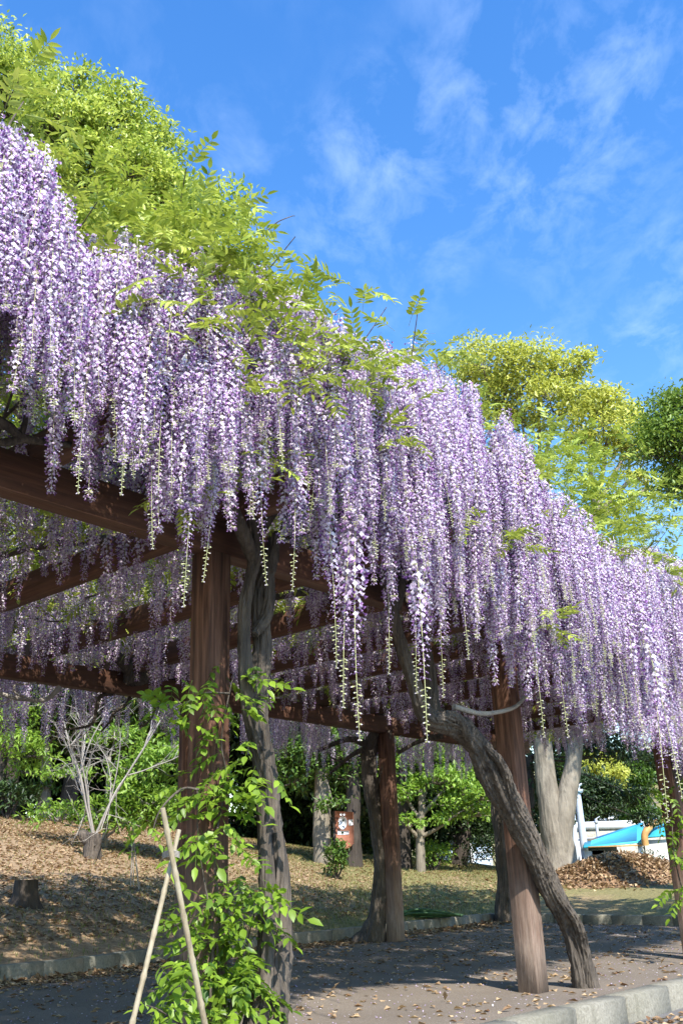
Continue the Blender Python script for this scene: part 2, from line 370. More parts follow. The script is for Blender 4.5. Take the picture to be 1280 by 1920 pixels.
kerb_run(kb2, [(1.5, 4.36), (UE+3, 4.36)], lambda v: .015, lambda v: -.24, .22, .9)

# ================================================================== PERGOLA
perg = tag(empty('pergola', UV(8.9, 5.28, 0)), 'long brown wooden pergola of square posts, beams and rafters carrying the wisteria', 'pergola')
AXU = np.array([UA, VA, [0, 0, 1]])
def beam_obj(name, c, lu, w, h, along, mat='wood'):
    """timber with small chamfers; its own origin so that grain runs along local Y"""
    m_ = MB(); b_ = .008; hw, hh = w/2, h/2
    sec = [(-hw, -hh+b_), (-hw+b_, -hh), (hw-b_, -hh), (hw, -hh+b_), (hw, hh-b_), (hw-b_, hh), (-hw+b_, hh), (-hw, hh-b_)]
    Vv = np.array([[x, y*lu/2, z] for y in (-1, 1) for x, z in sec]); n = 8
    Fq = np.array([[k, (k+1) % n, (k+1) % n+n, k+n] for k in range(n)])[:, ::-1]
    m_.add(Vv, [Fq, np.array([list(range(8)), list(range(15, 7, -1))])])
    o = bpy.data.objects.new(name, m_.mesh(name, M[mat])); col.objects.link(o); o.parent = perg
    o.location = Vector(c)-Vector(perg.location)
    d = UA if along == 'u' else VA; o.rotation_euler = (rng.normal(0, .002), 0, math.atan2(-d[0], d[1])); return o
VF, VB = 5.28, 10.3; ZB, HB = 3.4, .28
for vv, cuts in ((VF, (-3.2, 8.9, 17.2)), (VB, (-3.2, 8.9, 13.28, 18.0))):
    for a, b in zip(cuts[:-1], cuts[1:]): beam_obj('beam', UV((a+b)/2, vv, ZB+HB/2), b-a-.006, .15, HB, 'u')
for u in (.45, 1.85, 3.27, 4.93, 6.45, 7.75, 9.15, 10.3, 11.6, 12.95, 14.3, 15.6, 16.9): beam_obj('rafter', UV(u, 7.75, ZB+HB+.13+rng.normal(0, .006)), 7.1, .12, .27, 'v')
POSTS = [(.6, VF), (4.74, VF), (8.9, VF), (12.85, VF), (4.5, VB), (8.9, VB), (13.28, VB), (17.6, VB), (16.9, VF)]
for u, v in POSTS:
    s = .108; z0 = floor_z(v)-.05; m_ = MB(); b_ = .01
    sec = np.array([(-s, -s+b_), (-s+b_, -s), (s-b_, -s), (s, -s+b_), (s, s-b_), (s-b_, s), (-s+b_, s), (-s, s-b_)]); Vv = []
    zs = np.linspace(0, ZB-z0+(.0 if v == VF else 0)-.002, 9)
    for z in zs: Vv += [np.array([a, b, z]) for a, b in sec]
    Fq = np.array([[r*8+k, r*8+(k+1) % 8, r*8+8+(k+1) % 8, r*8+8+k] for r in range(8) for k in range(8)])
    m_.add(Vv, [Fq, np.array([list(range(7, -1, -1)), list(range(64, 72))])])
    o = bpy.data.objects.new('post', m_.mesh('post', M['post'])); col.objects.link(o); o.parent = perg
    o.location = Vector(UV(u, v, z0))-Vector(perg.location); o.rotation_euler = (0, 0, YAW)

# ================================================================== WISTERIA
PTS = lambda lst, v: [at_v(x, y, v) for x, y in lst]
def raceme_mesh(k, L_, g, dense=1.0, bare=.25):
    """a hanging cluster: stalk down -Z, florets on short pedicels, buds and a bare green tip"""
    Vv = []; Ff = []; T = []; Mi = []; n0 = 0
    sway = g.uniform(-.03, .03, 2)
    def ax(t): return np.array([sway[0]*math.sin(t*2.2), sway[1]*math.sin(t*2.7), -t*L_])
    P = np.array([ax(t) for t in np.linspace(0, 1, 9)]); tv, tf = tube_geo(P, np.linspace(.0036, .0014, 9), 3)
    Vv.append(tv); T.append(np.full(len(tv), .5)); tri = np.vstack([tf[:, [0, 1, 2]], tf[:, [0, 2, 3]]]); Ff.append(tri); Mi.append(np.full(len(tri), 2)); n0 += len(tv)
    nf = int(L_*(1-bare*.6)*165*dense); full = 1-bare
    for q in range(nf):
        t = .03+(full+.12)*(q+g.uniform(-.4, .4))/nf
        t = min(max(t, .01), .995); ph = q*2.399+g.uniform(-.5, .5); size = 1.0 if t < full*.72 else max(.28, 1-(t-full*.72)/(full*.5)*.8)
        out = np.array([math.cos(ph), math.sin(ph), g.uniform(-.35, .25)]); out /= np.linalg.norm(out)
        sid = np.array([-math.sin(ph), math.cos(ph), 0]); upv = np.cross(out, sid)
        a0 = ax(t); r = (.038+.016*g.random())*(.45+.55*size)*(1-.25*t); c = a0 + out*r
        w = .0148*size*g.uniform(.8, 1.2); tint = np.clip(g.normal(.62 if size > .7 else .35, .24), 0, 1)
        # banner petal: four triangles, cupped back
        b_ = [c-upv*w*.3, c+sid*w*1.0+upv*w*.35-out*w*.25, c+upv*w*1.35-out*w*.55, c-sid*w*1.0+upv*w*.35-out*w*.25]
        Vv.append(np.array(b_)); T.append(np.full(4, tint)); Ff.append(np.array([[0, 1, 2], [0, 2, 3]])+n0); Mi.append([0, 0]); n0 += 4
        # keel and wings: darker wedge pushed forward
        kk = [c+upv*w*.2, c+out*w*1.35-upv*w*.35+sid*w*.4, c+out*w*.5-upv*w*1.15, c+out*w*1.35-upv*w*.35-sid*w*.4]
        Vv.append(np.array(kk)); T.append(np.full(4, np.clip(tint+g.normal(-.05, .25), 0, 1))); Ff.append(np.array([[0, 1, 2], [0, 2, 3]])+n0); Mi.append([1 if g.random() < .6 else 0]*2); n0 += 4
        Vv.append(np.array([a0, a0+[0, 0, .0022], c])); T.append(np.full(3, .5)); Ff.append(np.array([[0, 1, 2]])+n0); Mi.append([1]); n0 += 3
    # tip: tiny buds on a bare green thread
    for q in range(int(26*bare/.25)):
        t = 1-bare*.55+bare*.55*q/26; ph = q*2.4; out = np.array([math.cos(ph), math.sin(ph), -.2]); a0 = ax(min(t, 1)); c = a0+out*.016*(1.35-q/26); s_ = .0036
        Vv.append(np.array([a0, c+[0, 0, s_], c+[0, 0, -s_], c+out*s_*2])); T.append(np.full(4, g.uniform(.3, .9))); Ff.append(np.array([[0, 1, 2], [1, 3, 2]])+n0); Mi.append([2, 0] if q % 3 else [2, 2]); n0 += 4
    return mesh_np('raceme', np.vstack(Vv), [np.vstack(Ff)], np.concatenate(T), False, [M['petal'], M['keel'], M['stalk']], np.concatenate([np.asarray(m) for m in Mi]))
g0 = np.random.default_rng(11)
RAC = [raceme_mesh(k, l, g0, d, b) for k, (l, d, b) in enumerate([(.62, 1.1, .06), (.74, 1.1, .08), (.84, 1.05, .10), (.92, 1.05, .14), (1.02, 1.0, .26), (1.15, .95, .38), (.52, 1.15, .05)])]
RLEN = [.62, .74, .84, .92, 1.02, 1.15, .52]
def compound_leaf(g, ln=.27, pairs=5, ll=.065, lw=.026, mat='wleaf', droop=.5, base=.35):
    """pinnate leaf along +X: thin rachis and paired pointed leaflets"""
    Vv = []; Ff = []; Fq = []; T = []; n0 = 0
    def ax(t): return np.array([ln*t, 0, -droop*ln*t*t*.6])
    tv, tf = tube_geo(np.array([ax(t) for t in np.linspace(0, 1, 5)]), .0016, 3); Vv.append(tv); T.append(np.full(len(tv), .4)); Fq.append(tf); n0 += len(tv)
    for q in range(pairs*2+1):
        tt = 1.0 if q == pairs*2 else base+(1-base)*(q//2)/pairs
        sd_ = 0 if q == pairs*2 else (1 if q % 2 else -1)
        D = unit(np.array([.55 if sd_ else 1, sd_*.85, -.28+g.normal(0, .2)])); Nn = unit(np.array([g.normal(0, .2), g.normal(0, .25), 1])); S = unit(np.cross(D, Nn)); Nn = np.cross(S, D)
        l = ll*g.uniform(.8, 1.15); w = lw*g.uniform(.85, 1.15); b_ = ax(tt)
        def q_(x, y, z=0): return b_ + D*l*x + S*w*y + Nn*l*z
        V8 = np.array([q_(0, 0), q_(.28, .46, .05), q_(.62, .42, .03), q_(1, 0, -.12), q_(.62, -.42, .03), q_(.28, -.46, .05), q_(.28, 0), q_(.62, 0, -.03)])
        Vv.append(V8); T.append(np.full(8, np.clip(g.normal(.55, .22), 0, 1)))
        Ff.append(np.array([[0, 6, 1], [0, 5, 6], [7, 3, 2], [7, 4, 3]])+n0); Fq.append(np.array([[6, 7, 2, 1], [6, 5, 4, 7]])+n0); n0 += 8
    return mesh_np('leaf', np.vstack(Vv), [np.vstack(Ff), np.vstack(Fq)], np.concatenate(T), False, [M[mat]])
WL = [compound_leaf(g0, g0.uniform(.22, .32), int(g0.integers(4, 7)), g0.uniform(.075, .10), g0.uniform(.026, .034)) for _ in range(4)]
VL = [compound_leaf(g0, g0.uniform(.16, .24), int(g0.integers(3, 5)), g0.uniform(.07, .095), g0.uniform(.034, .046), 'vleaf', .6, .2) for _ in range(5)]

def scatter(name, P, Rt, S, idx, sources, parent, kind='stuff'):
    """uncountable rest of a kind: points carrying instances (geometry nodes) of the part objects in sources"""
    me = bpy.data.meshes.new(name); P = np.asarray(P, np.float32); me.vertices.add(len(P)); me.vertices.foreach_set('co', P.ravel())
    for nm, ty, d in (('rt', 'FLOAT_VECTOR', Rt), ('sc', 'FLOAT', S), ('ix', 'INT', idx)):
        a = me.attributes.new(nm, ty, 'POINT')
        if ty == 'FLOAT_VECTOR': a.data.foreach_set('vector', np.asarray(d, np.float32).ravel())
        else: a.data.foreach_set('value', np.asarray(d, np.float32 if ty == 'FLOAT' else np.int32))
    o = bpy.data.objects.new(name, me); col.objects.link(o); local(o, parent); o['kind'] = kind
    ng = bpy.data.node_groups.new(name, 'GeometryNodeTree'); ng.interface.new_socket('Geometry', in_out='INPUT', socket_type='NodeSocketGeometry'); ng.interface.new_socket('Geometry', in_out='OUTPUT', socket_type='NodeSocketGeometry')
    nd, lk = ng.nodes, ng.links; gi = nd.new('NodeGroupInput'); go = nd.new('NodeGroupOutput'); jn = nd.new('GeometryNodeJoinGeometry')
    def attr(nm, ty):
        n = nd.new('GeometryNodeInputNamedAttribute'); n.data_type = ty; n.inputs[0].default_value = nm; return n.outputs[0]
    ar, as_, ai = attr('rt', 'FLOAT_VECTOR'), attr('sc', 'FLOAT'), attr('ix', 'INT')
    e2r = nd.new('FunctionNodeEulerToRotation'); lk.new(ar, e2r.inputs[0])
    for k, s in enumerate(sources):
        oi = nd.new('GeometryNodeObjectInfo'); oi.transform_space = 'ORIGINAL'; oi.inputs['Object'].default_value = s; oi.inputs['As Instance'].default_value = True
        ip = nd.new('GeometryNodeInstanceOnPoints'); cp = nd.new('FunctionNodeCompare'); cp.data_type = 'INT'; cp.operation = 'EQUAL'; lk.new(ai, cp.inputs[2]); cp.inputs[3].default_value = k
        lk.new(gi.outputs[0], ip.inputs['Points']); lk.new(cp.outputs[0], ip.inputs['Selection']); lk.new(oi.outputs['Geometry'], ip.inputs['Instance'])
        lk.new(e2r.outputs[0], ip.inputs['Rotation']); lk.new(as_, ip.inputs['Scale']); lk.new(ip.outputs[0], jn.inputs[0])
    lk.new(jn.outputs[0], go.inputs[0]); md = o.modifiers.new('scatter', 'NODES'); md.node_group = ng; return o

# -- the canopy: where clusters hang from
_tu = [1.0, 2.2, 2.6, 3.1, 3.5, 4.1, 4.7, 5.3, 5.9, 6.6, 7.4, 8.0, 8.8, 10, 11, 12.5, 16, 20]
_tz = [5.6, 5.6, 5.0, 5.25, 5.25, 5.8, 5.75, 5.6, 5.65, 5.85, 5.7, 5.15, 4.6, 4.75, 4.9, 5.05, 5.1, 5.0]
def ztop(u): return np.interp(u, _tu, _tz)+.17*np.sin(u*9.1)*np.sin(u*5.3+1)-.05
_lu = [1.0, 2.2, 2.8, 3.4, 4.0, 4.7, 5.3, 5.8, 6.4, 7.0, 7.6, 8.6, 10, 12, 14, 20]
_lz = [3.30, 3.28, 3.12, 2.92, 2.95, 2.98, 2.95, 2.92, 2.85, 2.65, 2.45, 2.38, 2.12, 2.0, 2.1, 2.3]
def zlow(u): return np.interp(u, _lu, _lz)
gw = np.random.default_rng(5)
items = []                                            # (pos, length index, scale, region weight)
def put(u, v, z, k, s=1.0): items.append((UV(u, v, z), k, s))
# clumpiness along the edge
ph = gw.uniform(0, 6.28, 8)
def clump(u, z): return .5+.5*math.sin(u*4.1+ph[0]+z)*math.sin(u*7.3+ph[1]-1.7*z)
n = 0
while n < 3900:
    u = 1.0+19*gw.random()**1.25; hz = gw.random()
    zl, zt = zlow(u), ztop(u)
    k = int(gw.choice(6, p=[.12, .22, .24, .2, .14, .08])); s = gw.uniform(.85, 1.12); ln = RLEN[k]*s
    tip = zl+abs(gw.normal(0, .22))+hz*(zt-zl-.75)*1.0
    za = tip+ln
    if za > zt+.05: za = zt-gw.random()*.15
    h = np.clip((za-3.5)/(zt-3.5), 0, 1)
    front = 4.32-.42*math.sin(min(h*1.25, 1)*math.pi*.8)+.55*max(h-.72, 0)/.28
    v = front+abs(gw.normal(0, .17))+.05*math.sin(u*5)
    if gw.random() > .22+.78*clump(u, za): continue
    put(u, v, za, k, s); n += 1
# a few that hang much lower than the rest
for px, py, v in ((690, 1385, 4.1), (682, 1330, 4.15), (800, 1395, 4.1), (806, 1300, 4.2), (365, 1140, 4.1), (405, 1100, 4.2), (490, 1095, 4.05), (618, 1250, 4.2), (1012, 1380, 4.15), (1130, 1340, 4.2), (735, 1260, 4.3), (840, 1310, 4.3), (1065, 1385, 4.3), (1245, 1500, 4.0), (1270, 1540, 4.1), (1215, 1400, 4.0), (555, 1110, 4.1), (870, 1240, 4.2), (150, 930, 4.1), (280, 1030, 4.2), (215, 935, 4.1)):
    p = at_v(px, py, v); k = 5; s = max(gw.uniform(.95, 1.1), (3.78-p[2])/RLEN[5]); items.append((p+[0, 0, RLEN[k]*s], k, s))
# under and behind the roof
for _ in range(1900):
    put(gw.uniform(-.5, 18.5), gw.uniform(5.2, 11.5), gw.uniform(4.1, 4.75), int(gw.choice([0, 6])), gw.uniform(.8, 1.1))
for _ in range(3300):
    u = gw.uniform(-.5, 19); v = gw.uniform(5.0, 12.3); k = int(gw.choice([0, 1, 2, 3, 6], p=[.34, .18, .08, .04, .36]))
    if gw.random() > .35+.65*(.5+.5*math.sin(u*2.3+1)*math.sin(v*2.0)): continue
    put(u, v, gw.uniform(3.9, 4.6)-(.35 if v > 10.6 else 0), k, gw.uniform(.75, 1.05))
P = np.array([i_[0] for i_ in items]); 
dep = (P-CAM)@FWD; pu = P@UA; pv = P@VA
ppx = 640+FPX*((P-CAM)@RT)/dep; ppy = 960-FPX*((P-CAM)@UP)/dep
vis = (ppx > -40) & (ppx < 1320) & (pv < 5.0)
# which plant a cluster belongs to: by the trunk nearest along the frame
plant_of = np.where(pv > 8.4, np.where(pu > 15.5, 3, 2), np.where(pu < 5.9, 0, np.where(pu < 12.2, 1, 4)))

def bark_strands(paths, name, parent, mat='bark_wist', n=30, bump_=.08):
    m_ = MB()
    for k, (pp, rr) in enumerate(paths):
        c = catmull(pp, 12); m_.tube(c, np.interp(np.linspace(0, 1, len(c)), np.linspace(0, 1, len(rr)), rr), n, bump_, 31+k*7, True, twist=1.2, ridge=.3)
    return m_.build(name, M[mat], parent, True)
def wob(P, a, seed):
    g = np.random.default_rng(seed); P = np.asarray(P, float).copy(); P[1:-1] += g.normal(0, a, P[1:-1].shape); return P
WL_labels = ['old wisteria with a straight grey furrowed trunk rising beside the leaf-covered post',
             'old wisteria whose thick furrowed trunk leans across the pale-footed post by the kerb',
             'dark crooked wisteria trunk with a flared foot beside the back post, under the back beam',
             'slim wisteria trunk standing at the far kerb corner behind the leaning trunk',
             'wisteria covering the far end of the pergola, its stem twined round the end post']
bases = [UV(5.02, 5.0, floor_z(5.0)), UV(9.47, 5.05, floor_z(5.05)), on_floor(700, 1766), on_floor(944, 1729), UV(12.99, 5.12, floor_z(5.12))]
W = [tag(empty('wisteria_vine', b), l, 'wisteria', 'wisteria vines on the pergola') for b, l in zip(bases, WL_labels)]
# trunk beside the leafy post: two strands that meet lower down
pa = PTS([(488, 1985), (505, 1880), (520, 1760), (520, 1640), (508, 1540), (500, 1440), (488, 1370)], 5.0)
bark_strands([(pa, [.17, .125, .095, .085, .075, .068, .06]),
              (PTS([(505, 1960), (522, 1800), (528, 1650), (518, 1560)], 4.93), [.11, .075, .06, .04]),
              (PTS([(478, 1960), (497, 1840), (500, 1700), (497, 1580), (490, 1480)], 4.95), [.11, .07, .06, .05, .04]),
              (PTS([(500, 1460), (484, 1370), (486, 1290), (492, 1210), (486, 1130), (505, 1060), (515, 1000)], 5.02), [.08, .075, .07, .075, .06, .06, .05]),
              (PTS([(492, 1420), (466, 1330), (459, 1240), (458, 1150), (468, 1090), (480, 1030), (470, 960)], 5.0), [.055, .055, .05, .05, .045, .05, .04]),
              (PTS([(478, 1190), (500, 1150), (505, 1080)], 4.95), [.03, .05, .04])], 'trunk', W[0])
# leaning trunk by the kerb
pr = PTS([(1098, 1856), (1088, 1800), (1066, 1735), (1030, 1665), (992, 1585), (955, 1515), (922, 1450), (893, 1400), (860, 1368), (826, 1352)], 5.05)
g1 = np.random.default_rng(3)
bark_strands([(pr, [.14, .105, .092, .095, .10, .10, .10, .095, .10, .09]),
              (wob(np.array(pr[:8])+np.array([.045, -.05, .02]), .022, 4), [.085, .065, .05, .04, .045, .055, .045, .03]),
              (wob(np.array(pr[:8])+np.array([-.05, -.04, -.03]), .022, 5), [.08, .05, .05, .045, .04, .045, .05, .04]),
              (wob(np.array(pr[2:9])+np.array([.05, .02, .08]), .02, 6), [.04, .05, .055, .06, .06, .055, .05]),
              (PTS([(850, 1362), (800, 1342), (775, 1280), (752, 1215), (738, 1150), (722, 1090), (700, 1040)], 5.05), [.10, .085, .06, .055, .05, .05, .045]),
              (PTS([(835, 1355), (812, 1330), (806, 1260), (790, 1190), (775, 1120), (770, 1060)], 5.15), [.08, .07, .05, .05, .045, .04]),
              (PTS([(880, 1385), (855, 1350), (835, 1345), (815, 1350)], 4.98), [.05, .07, .06, .03])], 'trunk', W[1], n=34, bump_=.10)
bs = MB(); bs.tube(catmull(PTS([(850, 1325), (905, 1338), (960, 1328), (985, 1306), (1000, 1296)], 5.0), 5), np.linspace(.026, .016, 21), 8, .1, 3); bs.build('branch', M['bark_dead'], W[1], True)
# back trunk
B2 = bases[2]; tb = [at_y(x, y, B2[1]) for x, y in ((696, 1770), (706, 1720), (716, 1660), (712, 1590), (702, 1520), (692, 1455), (694, 1400), (712, 1360), (720, 1300))]
bark_strands([(tb, [.24, .145, .12, .115, .115, .13, .13, .11, .09]), ([tb[0]+[-.2, .05, 0], tb[1]+[-.06, 0, 0], tb[3]+[-.02, 0, 0]], [.13, .08, .05]), ([tb[6], tb[6]+[-.35, .05, .15], tb[6]+[-.9, .2, .0]], [.07, .05, .03]), ([at_y(706, 1480, B2[1]), at_y(722, 1430, B2[1]-.1), at_y(728, 1370, B2[1]-.1)], [.05, .06, .06])], 'trunk', W[2])
B3 = bases[3]; tb3 = [at_y(x, y, B3[1]) for x, y in ((944, 1732), (944, 1660), (938, 1580), (930, 1500), (936, 1420), (930, 1340))]
bark_strands([(tb3, [.21, .15, .13, .125, .12, .11])], 'trunk', W[3])
B4 = bases[4]; sp_p = [B4+np.array([.19*math.cos(a*1.6), .19*math.sin(a*1.6), a*.95]) for a in np.linspace(0, 4.1, 14)]
bark_strands([(sp_p, [.055, .05, .045, .04])], 'trunk', W[4], bump_=.08)
# limbs that run along and above the timbers
def limb(pl, pts, r0, r1, dead=False, m=6):
    c = catmull(pts, m); b_ = MB().tube(c, np.linspace(r0, r1, len(c)), 8, .12, int(gw.integers(999))); return b_.build('branch', M['bark_dead' if dead else 'bark_wist'], W[pl], True)
limb(0, [UV(4.95, 5.0, 3.3), UV(4.4, 4.95, 3.95), UV(3.6, 4.9, 4.15), UV(2.8, 4.75, 4.2), UV(1.5, 4.8, 4.2)], .055, .03)
limb(0, [UV(5.0, 5.0, 3.6), UV(5.2, 4.7, 4.2), UV(4.9, 4.5, 4.6), UV(4.4, 4.4, 4.85)], .045, .015)
limb(0, PTS([(-20, 780), (15, 800), (45, 822), (95, 828), (150, 838)], 4.95), .035, .022)
limb(0, PTS([(38, 822), (48, 790), (48, 760)], 4.95), .02, .012); limb(0, PTS([(45, 822), (10, 830), (-25, 822)], 4.95), .03, .02)
limb(0, [UV(4.95, 5.1, 3.7), UV(5.0, 6.5, 3.95), UV(4.6, 8, 4.05), UV(4.8, 9.6, 4.0)], .05, .03)
limb(1, [UV(6.75, 5.05, 3.3), UV(6.9, 4.9, 3.95), UV(7.8, 4.75, 4.2), UV(9.2, 4.8, 4.15), UV(11, 4.7, 4.25)], .055, .03)
limb(1, [UV(6.75, 5.05, 3.45), UV(6.2, 4.7, 4.1), UV(5.8, 4.5, 4.6), UV(5.5, 4.5, 4.9)], .045, .015)
limb(1, [UV(7.1, 5.15, 3.5), UV(7.3, 6.5, 3.9), UV(7.1, 8.3, 3.95), UV(7.6, 10, 4.0)], .05, .03)
limb(1, [UV(7.0, 4.9, 3.9), UV(7.1, 4.5, 4.5), UV(7.0, 4.35, 5.05)], .035, .012)
p2 = tb[-1]; limb(2, [p2, p2+[.1, 0, .6], UV(11.2, 10.0, 4.05), UV(9.6, 10.2, 3.85), UV(8.3, 10.35, 3.78)], .08, .09)
kn = at_v(250, 1262, 10.25)                             # the knot of limbs on the back beam
for pts, r0, r1 in (([(256, 1270), (225, 1235), (195, 1215), (170, 1195)], .09, .05), ([(256, 1268), (300, 1222), (330, 1190), (345, 1150)], .07, .04), ([(250, 1265), (262, 1225), (246, 1180), (225, 1120), (200, 1100), (165, 1098)], .075, .03), ([(280, 1270), (330, 1262), (380, 1250)], .07, .05), ([(240, 1268), (262, 1272), (290, 1268)], .10, .09)):
    limb(2, PTS(pts, 10.12), r0, r1)
limb(2, PTS([(0, 1300), (25, 1308), (55, 1312), (85, 1312), (103, 1300), (112, 1288)], 10.2), .022, .034, True)
limb(2, PTS([(55, 1310), (30, 1300), (28, 1285), (48, 1283), (68, 1280)], 10.2), .016, .008, True); limb(2, PTS([(28, 1306), (10, 1318), (-6, 1314)], 10.2), .016, .008, True)
limb(2, PTS([(120, 1367), (150, 1365), (175, 1355), (182, 1325), (190, 1305), (215, 1300)], 10.35), .012, .03, False); limb(2, PTS([(190, 1372), (205, 1355), (215, 1335), (235, 1322), (245, 1308)], 10.3), .012, .028)
limb(2, PTS([(285, 1318), (290, 1330), (280, 1352), (262, 1362)], 10.35), .02, .01)
limb(2, [at_y(x, y, B2[1]-.05) for x, y in ((690, 1400), (660, 1415), (630, 1440), (618, 1452))], .05, .018); limb(2, [at_y(x, y, B2[1]-.05) for x, y in ((645, 1428), (630, 1425), (618, 1418))], .025, .012)
limb(2, [at_y(x, y, B2[1]+.1) for x, y in ((745, 1412), (775, 1395), (800, 1385), (830, 1380))], .03, .05)
limb(3, [tb3[-1], tb3[-1]+[.3, -.5, .8], UV(17.2, 10.5, 3.9), UV(15, 9.5, 4.0)], .08, .04)
limb(3, [tb3[-2], tb3[-2]+[.6, .2, .5], tb3[-2]+[1.5, .3, .6]], .06, .03)
limb(4, [sp_p[-1], UV(12.6, 4.9, 4.2), UV(11.8, 4.6, 4.6)], .04, .02); limb(4, [sp_p[-1], UV(13.6, 5, 4.2), UV(15, 4.8, 4.3)], .04, .02)
# thin twigs through the canopy, one mass per plant
for pl, (ua, ub) in enumerate(((1, 5.9), (5.9, 12.2), (1, 14), (14, 19), (12.2, 19))):
    m_ = MB()
    for _ in range((70, 80, 60, 30, 40)[pl]):
        u = gw.uniform(ua, ub)
        if pl in (2, 3): a = UV(u, gw.uniform(6, 11.5), 3.95); b = a+np.append(gw.normal(0, .5, 2), gw.uniform(.0, .35)); 
        else:
            zz = ztop(u); a = UV(u, gw.uniform(4.6, 6.2), gw.uniform(3.8, 4.2)); b = UV(u+gw.normal(0, .4), gw.uniform(4.05, 4.9), gw.uniform(4.0, zz+.1))
        mid = (a+b)/2+gw.normal(0, .12, 3); c = catmull([a, mid, b], 4); m_.tube(c, np.linspace(.014, .004, len(c)), 5, .1, 1, False)
    o = m_.build('twigs', M['bark_wist'], W[pl], True); o['kind'] = 'stuff'
# whips standing up out of the top
limb(0, PTS([(380, 620), (420, 560), (450, 500), (482, 455), (515, 420), (545, 406), (553, 405)], 4.5), .012, .002)
limb(0, PTS([(290, 640), (330, 560), (390, 500), (440, 460)], 4.5), .014, .006)
limb(0, PTS([(-10, 280), (20, 230), (45, 190)], 4.3), .008, .004)
limb(1, PTS([(590, 660), (615, 600), (640, 575)], 4.5), .008, .003); limb(1, PTS([(770, 690), (790, 650), (803, 636)], 4.4), .006, .002)
limb(1, PTS([(1010, 960), (1028, 900), (1050, 850)], 4.9), .012, .004)

# clusters: the largest in the picture as single parts, the rest as one mass per plant
size = np.array([RLEN[i_[1]]*i_[2] for i_ in items])/dep
order = np.argsort(-np.where(vis, size*(1-.12*(pv-4)), -1))
quota = {0: 290, 1: 290, 2: 12, 3: 8, 4: 60}; cnt = {k: 0 for k in quota}; single = np.zeros(len(items), bool)
for i_ in order:
    k = plant_of[i_]
    if cnt[k] < quota[k] and (vis[i_] or k in (2, 3)): cnt[k] += 1; single[i_] = True
rac_src = {}
rots = np.stack([gw.normal(0, .045, len(items)), gw.normal(0, .045, len(items)), gw.uniform(0, 6.28, len(items))], 1)
def hang(mesh, name, pos, rot, s, parent):
    o = bpy.data.objects.new(name, mesh); col.objects.link(o); o.parent = parent; o.location = Vector(pos)-Vector(parent.location); o.rotation_euler = rot; o.scale = (s, s, s); return o
first = {}
for i_ in np.nonzero(single)[0]:
    o = hang(RAC[items[i_][1]], 'raceme', items[i_][0], rots[i_], items[i_][2], W[plant_of[i_]]); first.setdefault(items[i_][1], o)
srcs = [first.get(k, list(first.values())[0]) for k in range(7)]
for pl in range(5):
    q = np.nonzero((~single) & (plant_of == pl))[0]
    if len(q): scatter('raceme_mass', P[q], rots[q], [items[a][2] for a in q], [items[a][1] for a in q], srcs, W[pl])

# leaves: tufts on top and through the roof
leaf_pts = []
def leafput(p, up_=.3, s=1.0):
    d = gw.normal(0, 1, 3); d[2] = abs(d[2])*up_; leaf_pts.append((p, (gw.normal(0, .35), -math.atan2(d[2], math.hypot(d[0], d[1]))+gw.normal(.1, .35), gw.uniform(0, 6.28)), s*gw.uniform(.75, 1.15), int(gw.integers(4))))
tufts = [(40, 170, 4.30, 0.16, 14), (10, 260, 4.40, 0.20, 20), (130, 420, 4.70, 0.25, 34), (190, 400, 4.90, 0.28, 40), (270, 440, 4.90, 0.30, 50), (330, 470, 4.42, 0.30, 46), (390, 500, 4.22, 0.28, 51), (430, 430, 4.17, 0.16, 24), (410, 560, 4.02, 0.22, 33), (370, 600, 3.87, 0.18, 24), (460, 510, 4.12, 0.20, 27), (350, 540, 4.12, 0.22, 27),
         (510, 560, 4.00, 0.20, 24), (540, 600, 3.90, 0.18, 16), (640, 575, 3.90, 0.14, 9), (600, 650, 3.80, 0.20, 17), (560, 690, 3.70, 0.16, 12), (690, 680, 3.90, 0.20, 17), (740, 690, 3.80, 0.16, 12), (640, 700, 3.75, 0.18, 9), (800, 645, 4.28, 0.08, 4), (850, 665, 4.28, 0.08, 4), (870, 700, 4.48, 0.20, 11),
         (715, 820, 4.00, 0.09, 8), (930, 820, 4.35, 0.25, 40), (1010, 870, 4.75, 0.30, 61), (1060, 890, 5.05, 0.40, 81), (1130, 930, 4.95, 0.35, 102), (1090, 860, 5.25, 0.35, 61), (960, 860, 4.15, 0.15, 23), (1180, 960, 4.75, 0.35, 85), (1240, 970, 4.75, 0.35, 85), (1090, 1010, 4.35, 0.25, 51), (1150, 1040, 4.25, 0.20, 34), (1240, 1075, 4.05, 0.15, 23), (1000, 990, 4.15, 0.15, 17), (940, 1000, 3.95, 0.10, 10), (450, 880, 4.30, 0.12, 14), (820, 970, 4.30, 0.14, 14), (310, 920, 4.50, 0.08, 6), (470, 700, 3.92, 0.15, 9), (1035, 1170, 4.05, 0.08, 8), (180, 640, 4.50, 0.20, 8)]
for px, py, v, r, n in tufts:
    c = at_v(px, py, v)
    for _ in range(n): leafput(c+np.clip(gw.normal(0, r, 3), -1.7*r, 1.7*r)*[1, 1, .75])
for _ in range(11000):                                   # the roof itself
    u = gw.uniform(-1, 19.5); v = gw.uniform(4.6, 12.2); leafput(UV(u, v, gw.uniform(3.95, 4.75)+(.35 if v < 6 else 0)), .3, 1.3)
for _ in range(420):                                    # among the clusters of the front
    u = 1+18*gw.random()**1.3; leafput(UV(u, gw.uniform(4.25, 4.9), gw.uniform(3.6, ztop(u)+.05)), .2, .85)
lp = np.array([l_[0] for l_ in leaf_pts]); ld = (lp-CAM)@FWD; lpx = 640+FPX*((lp-CAM)@RT)/ld; lu_, lv_ = lp@UA, lp@VA
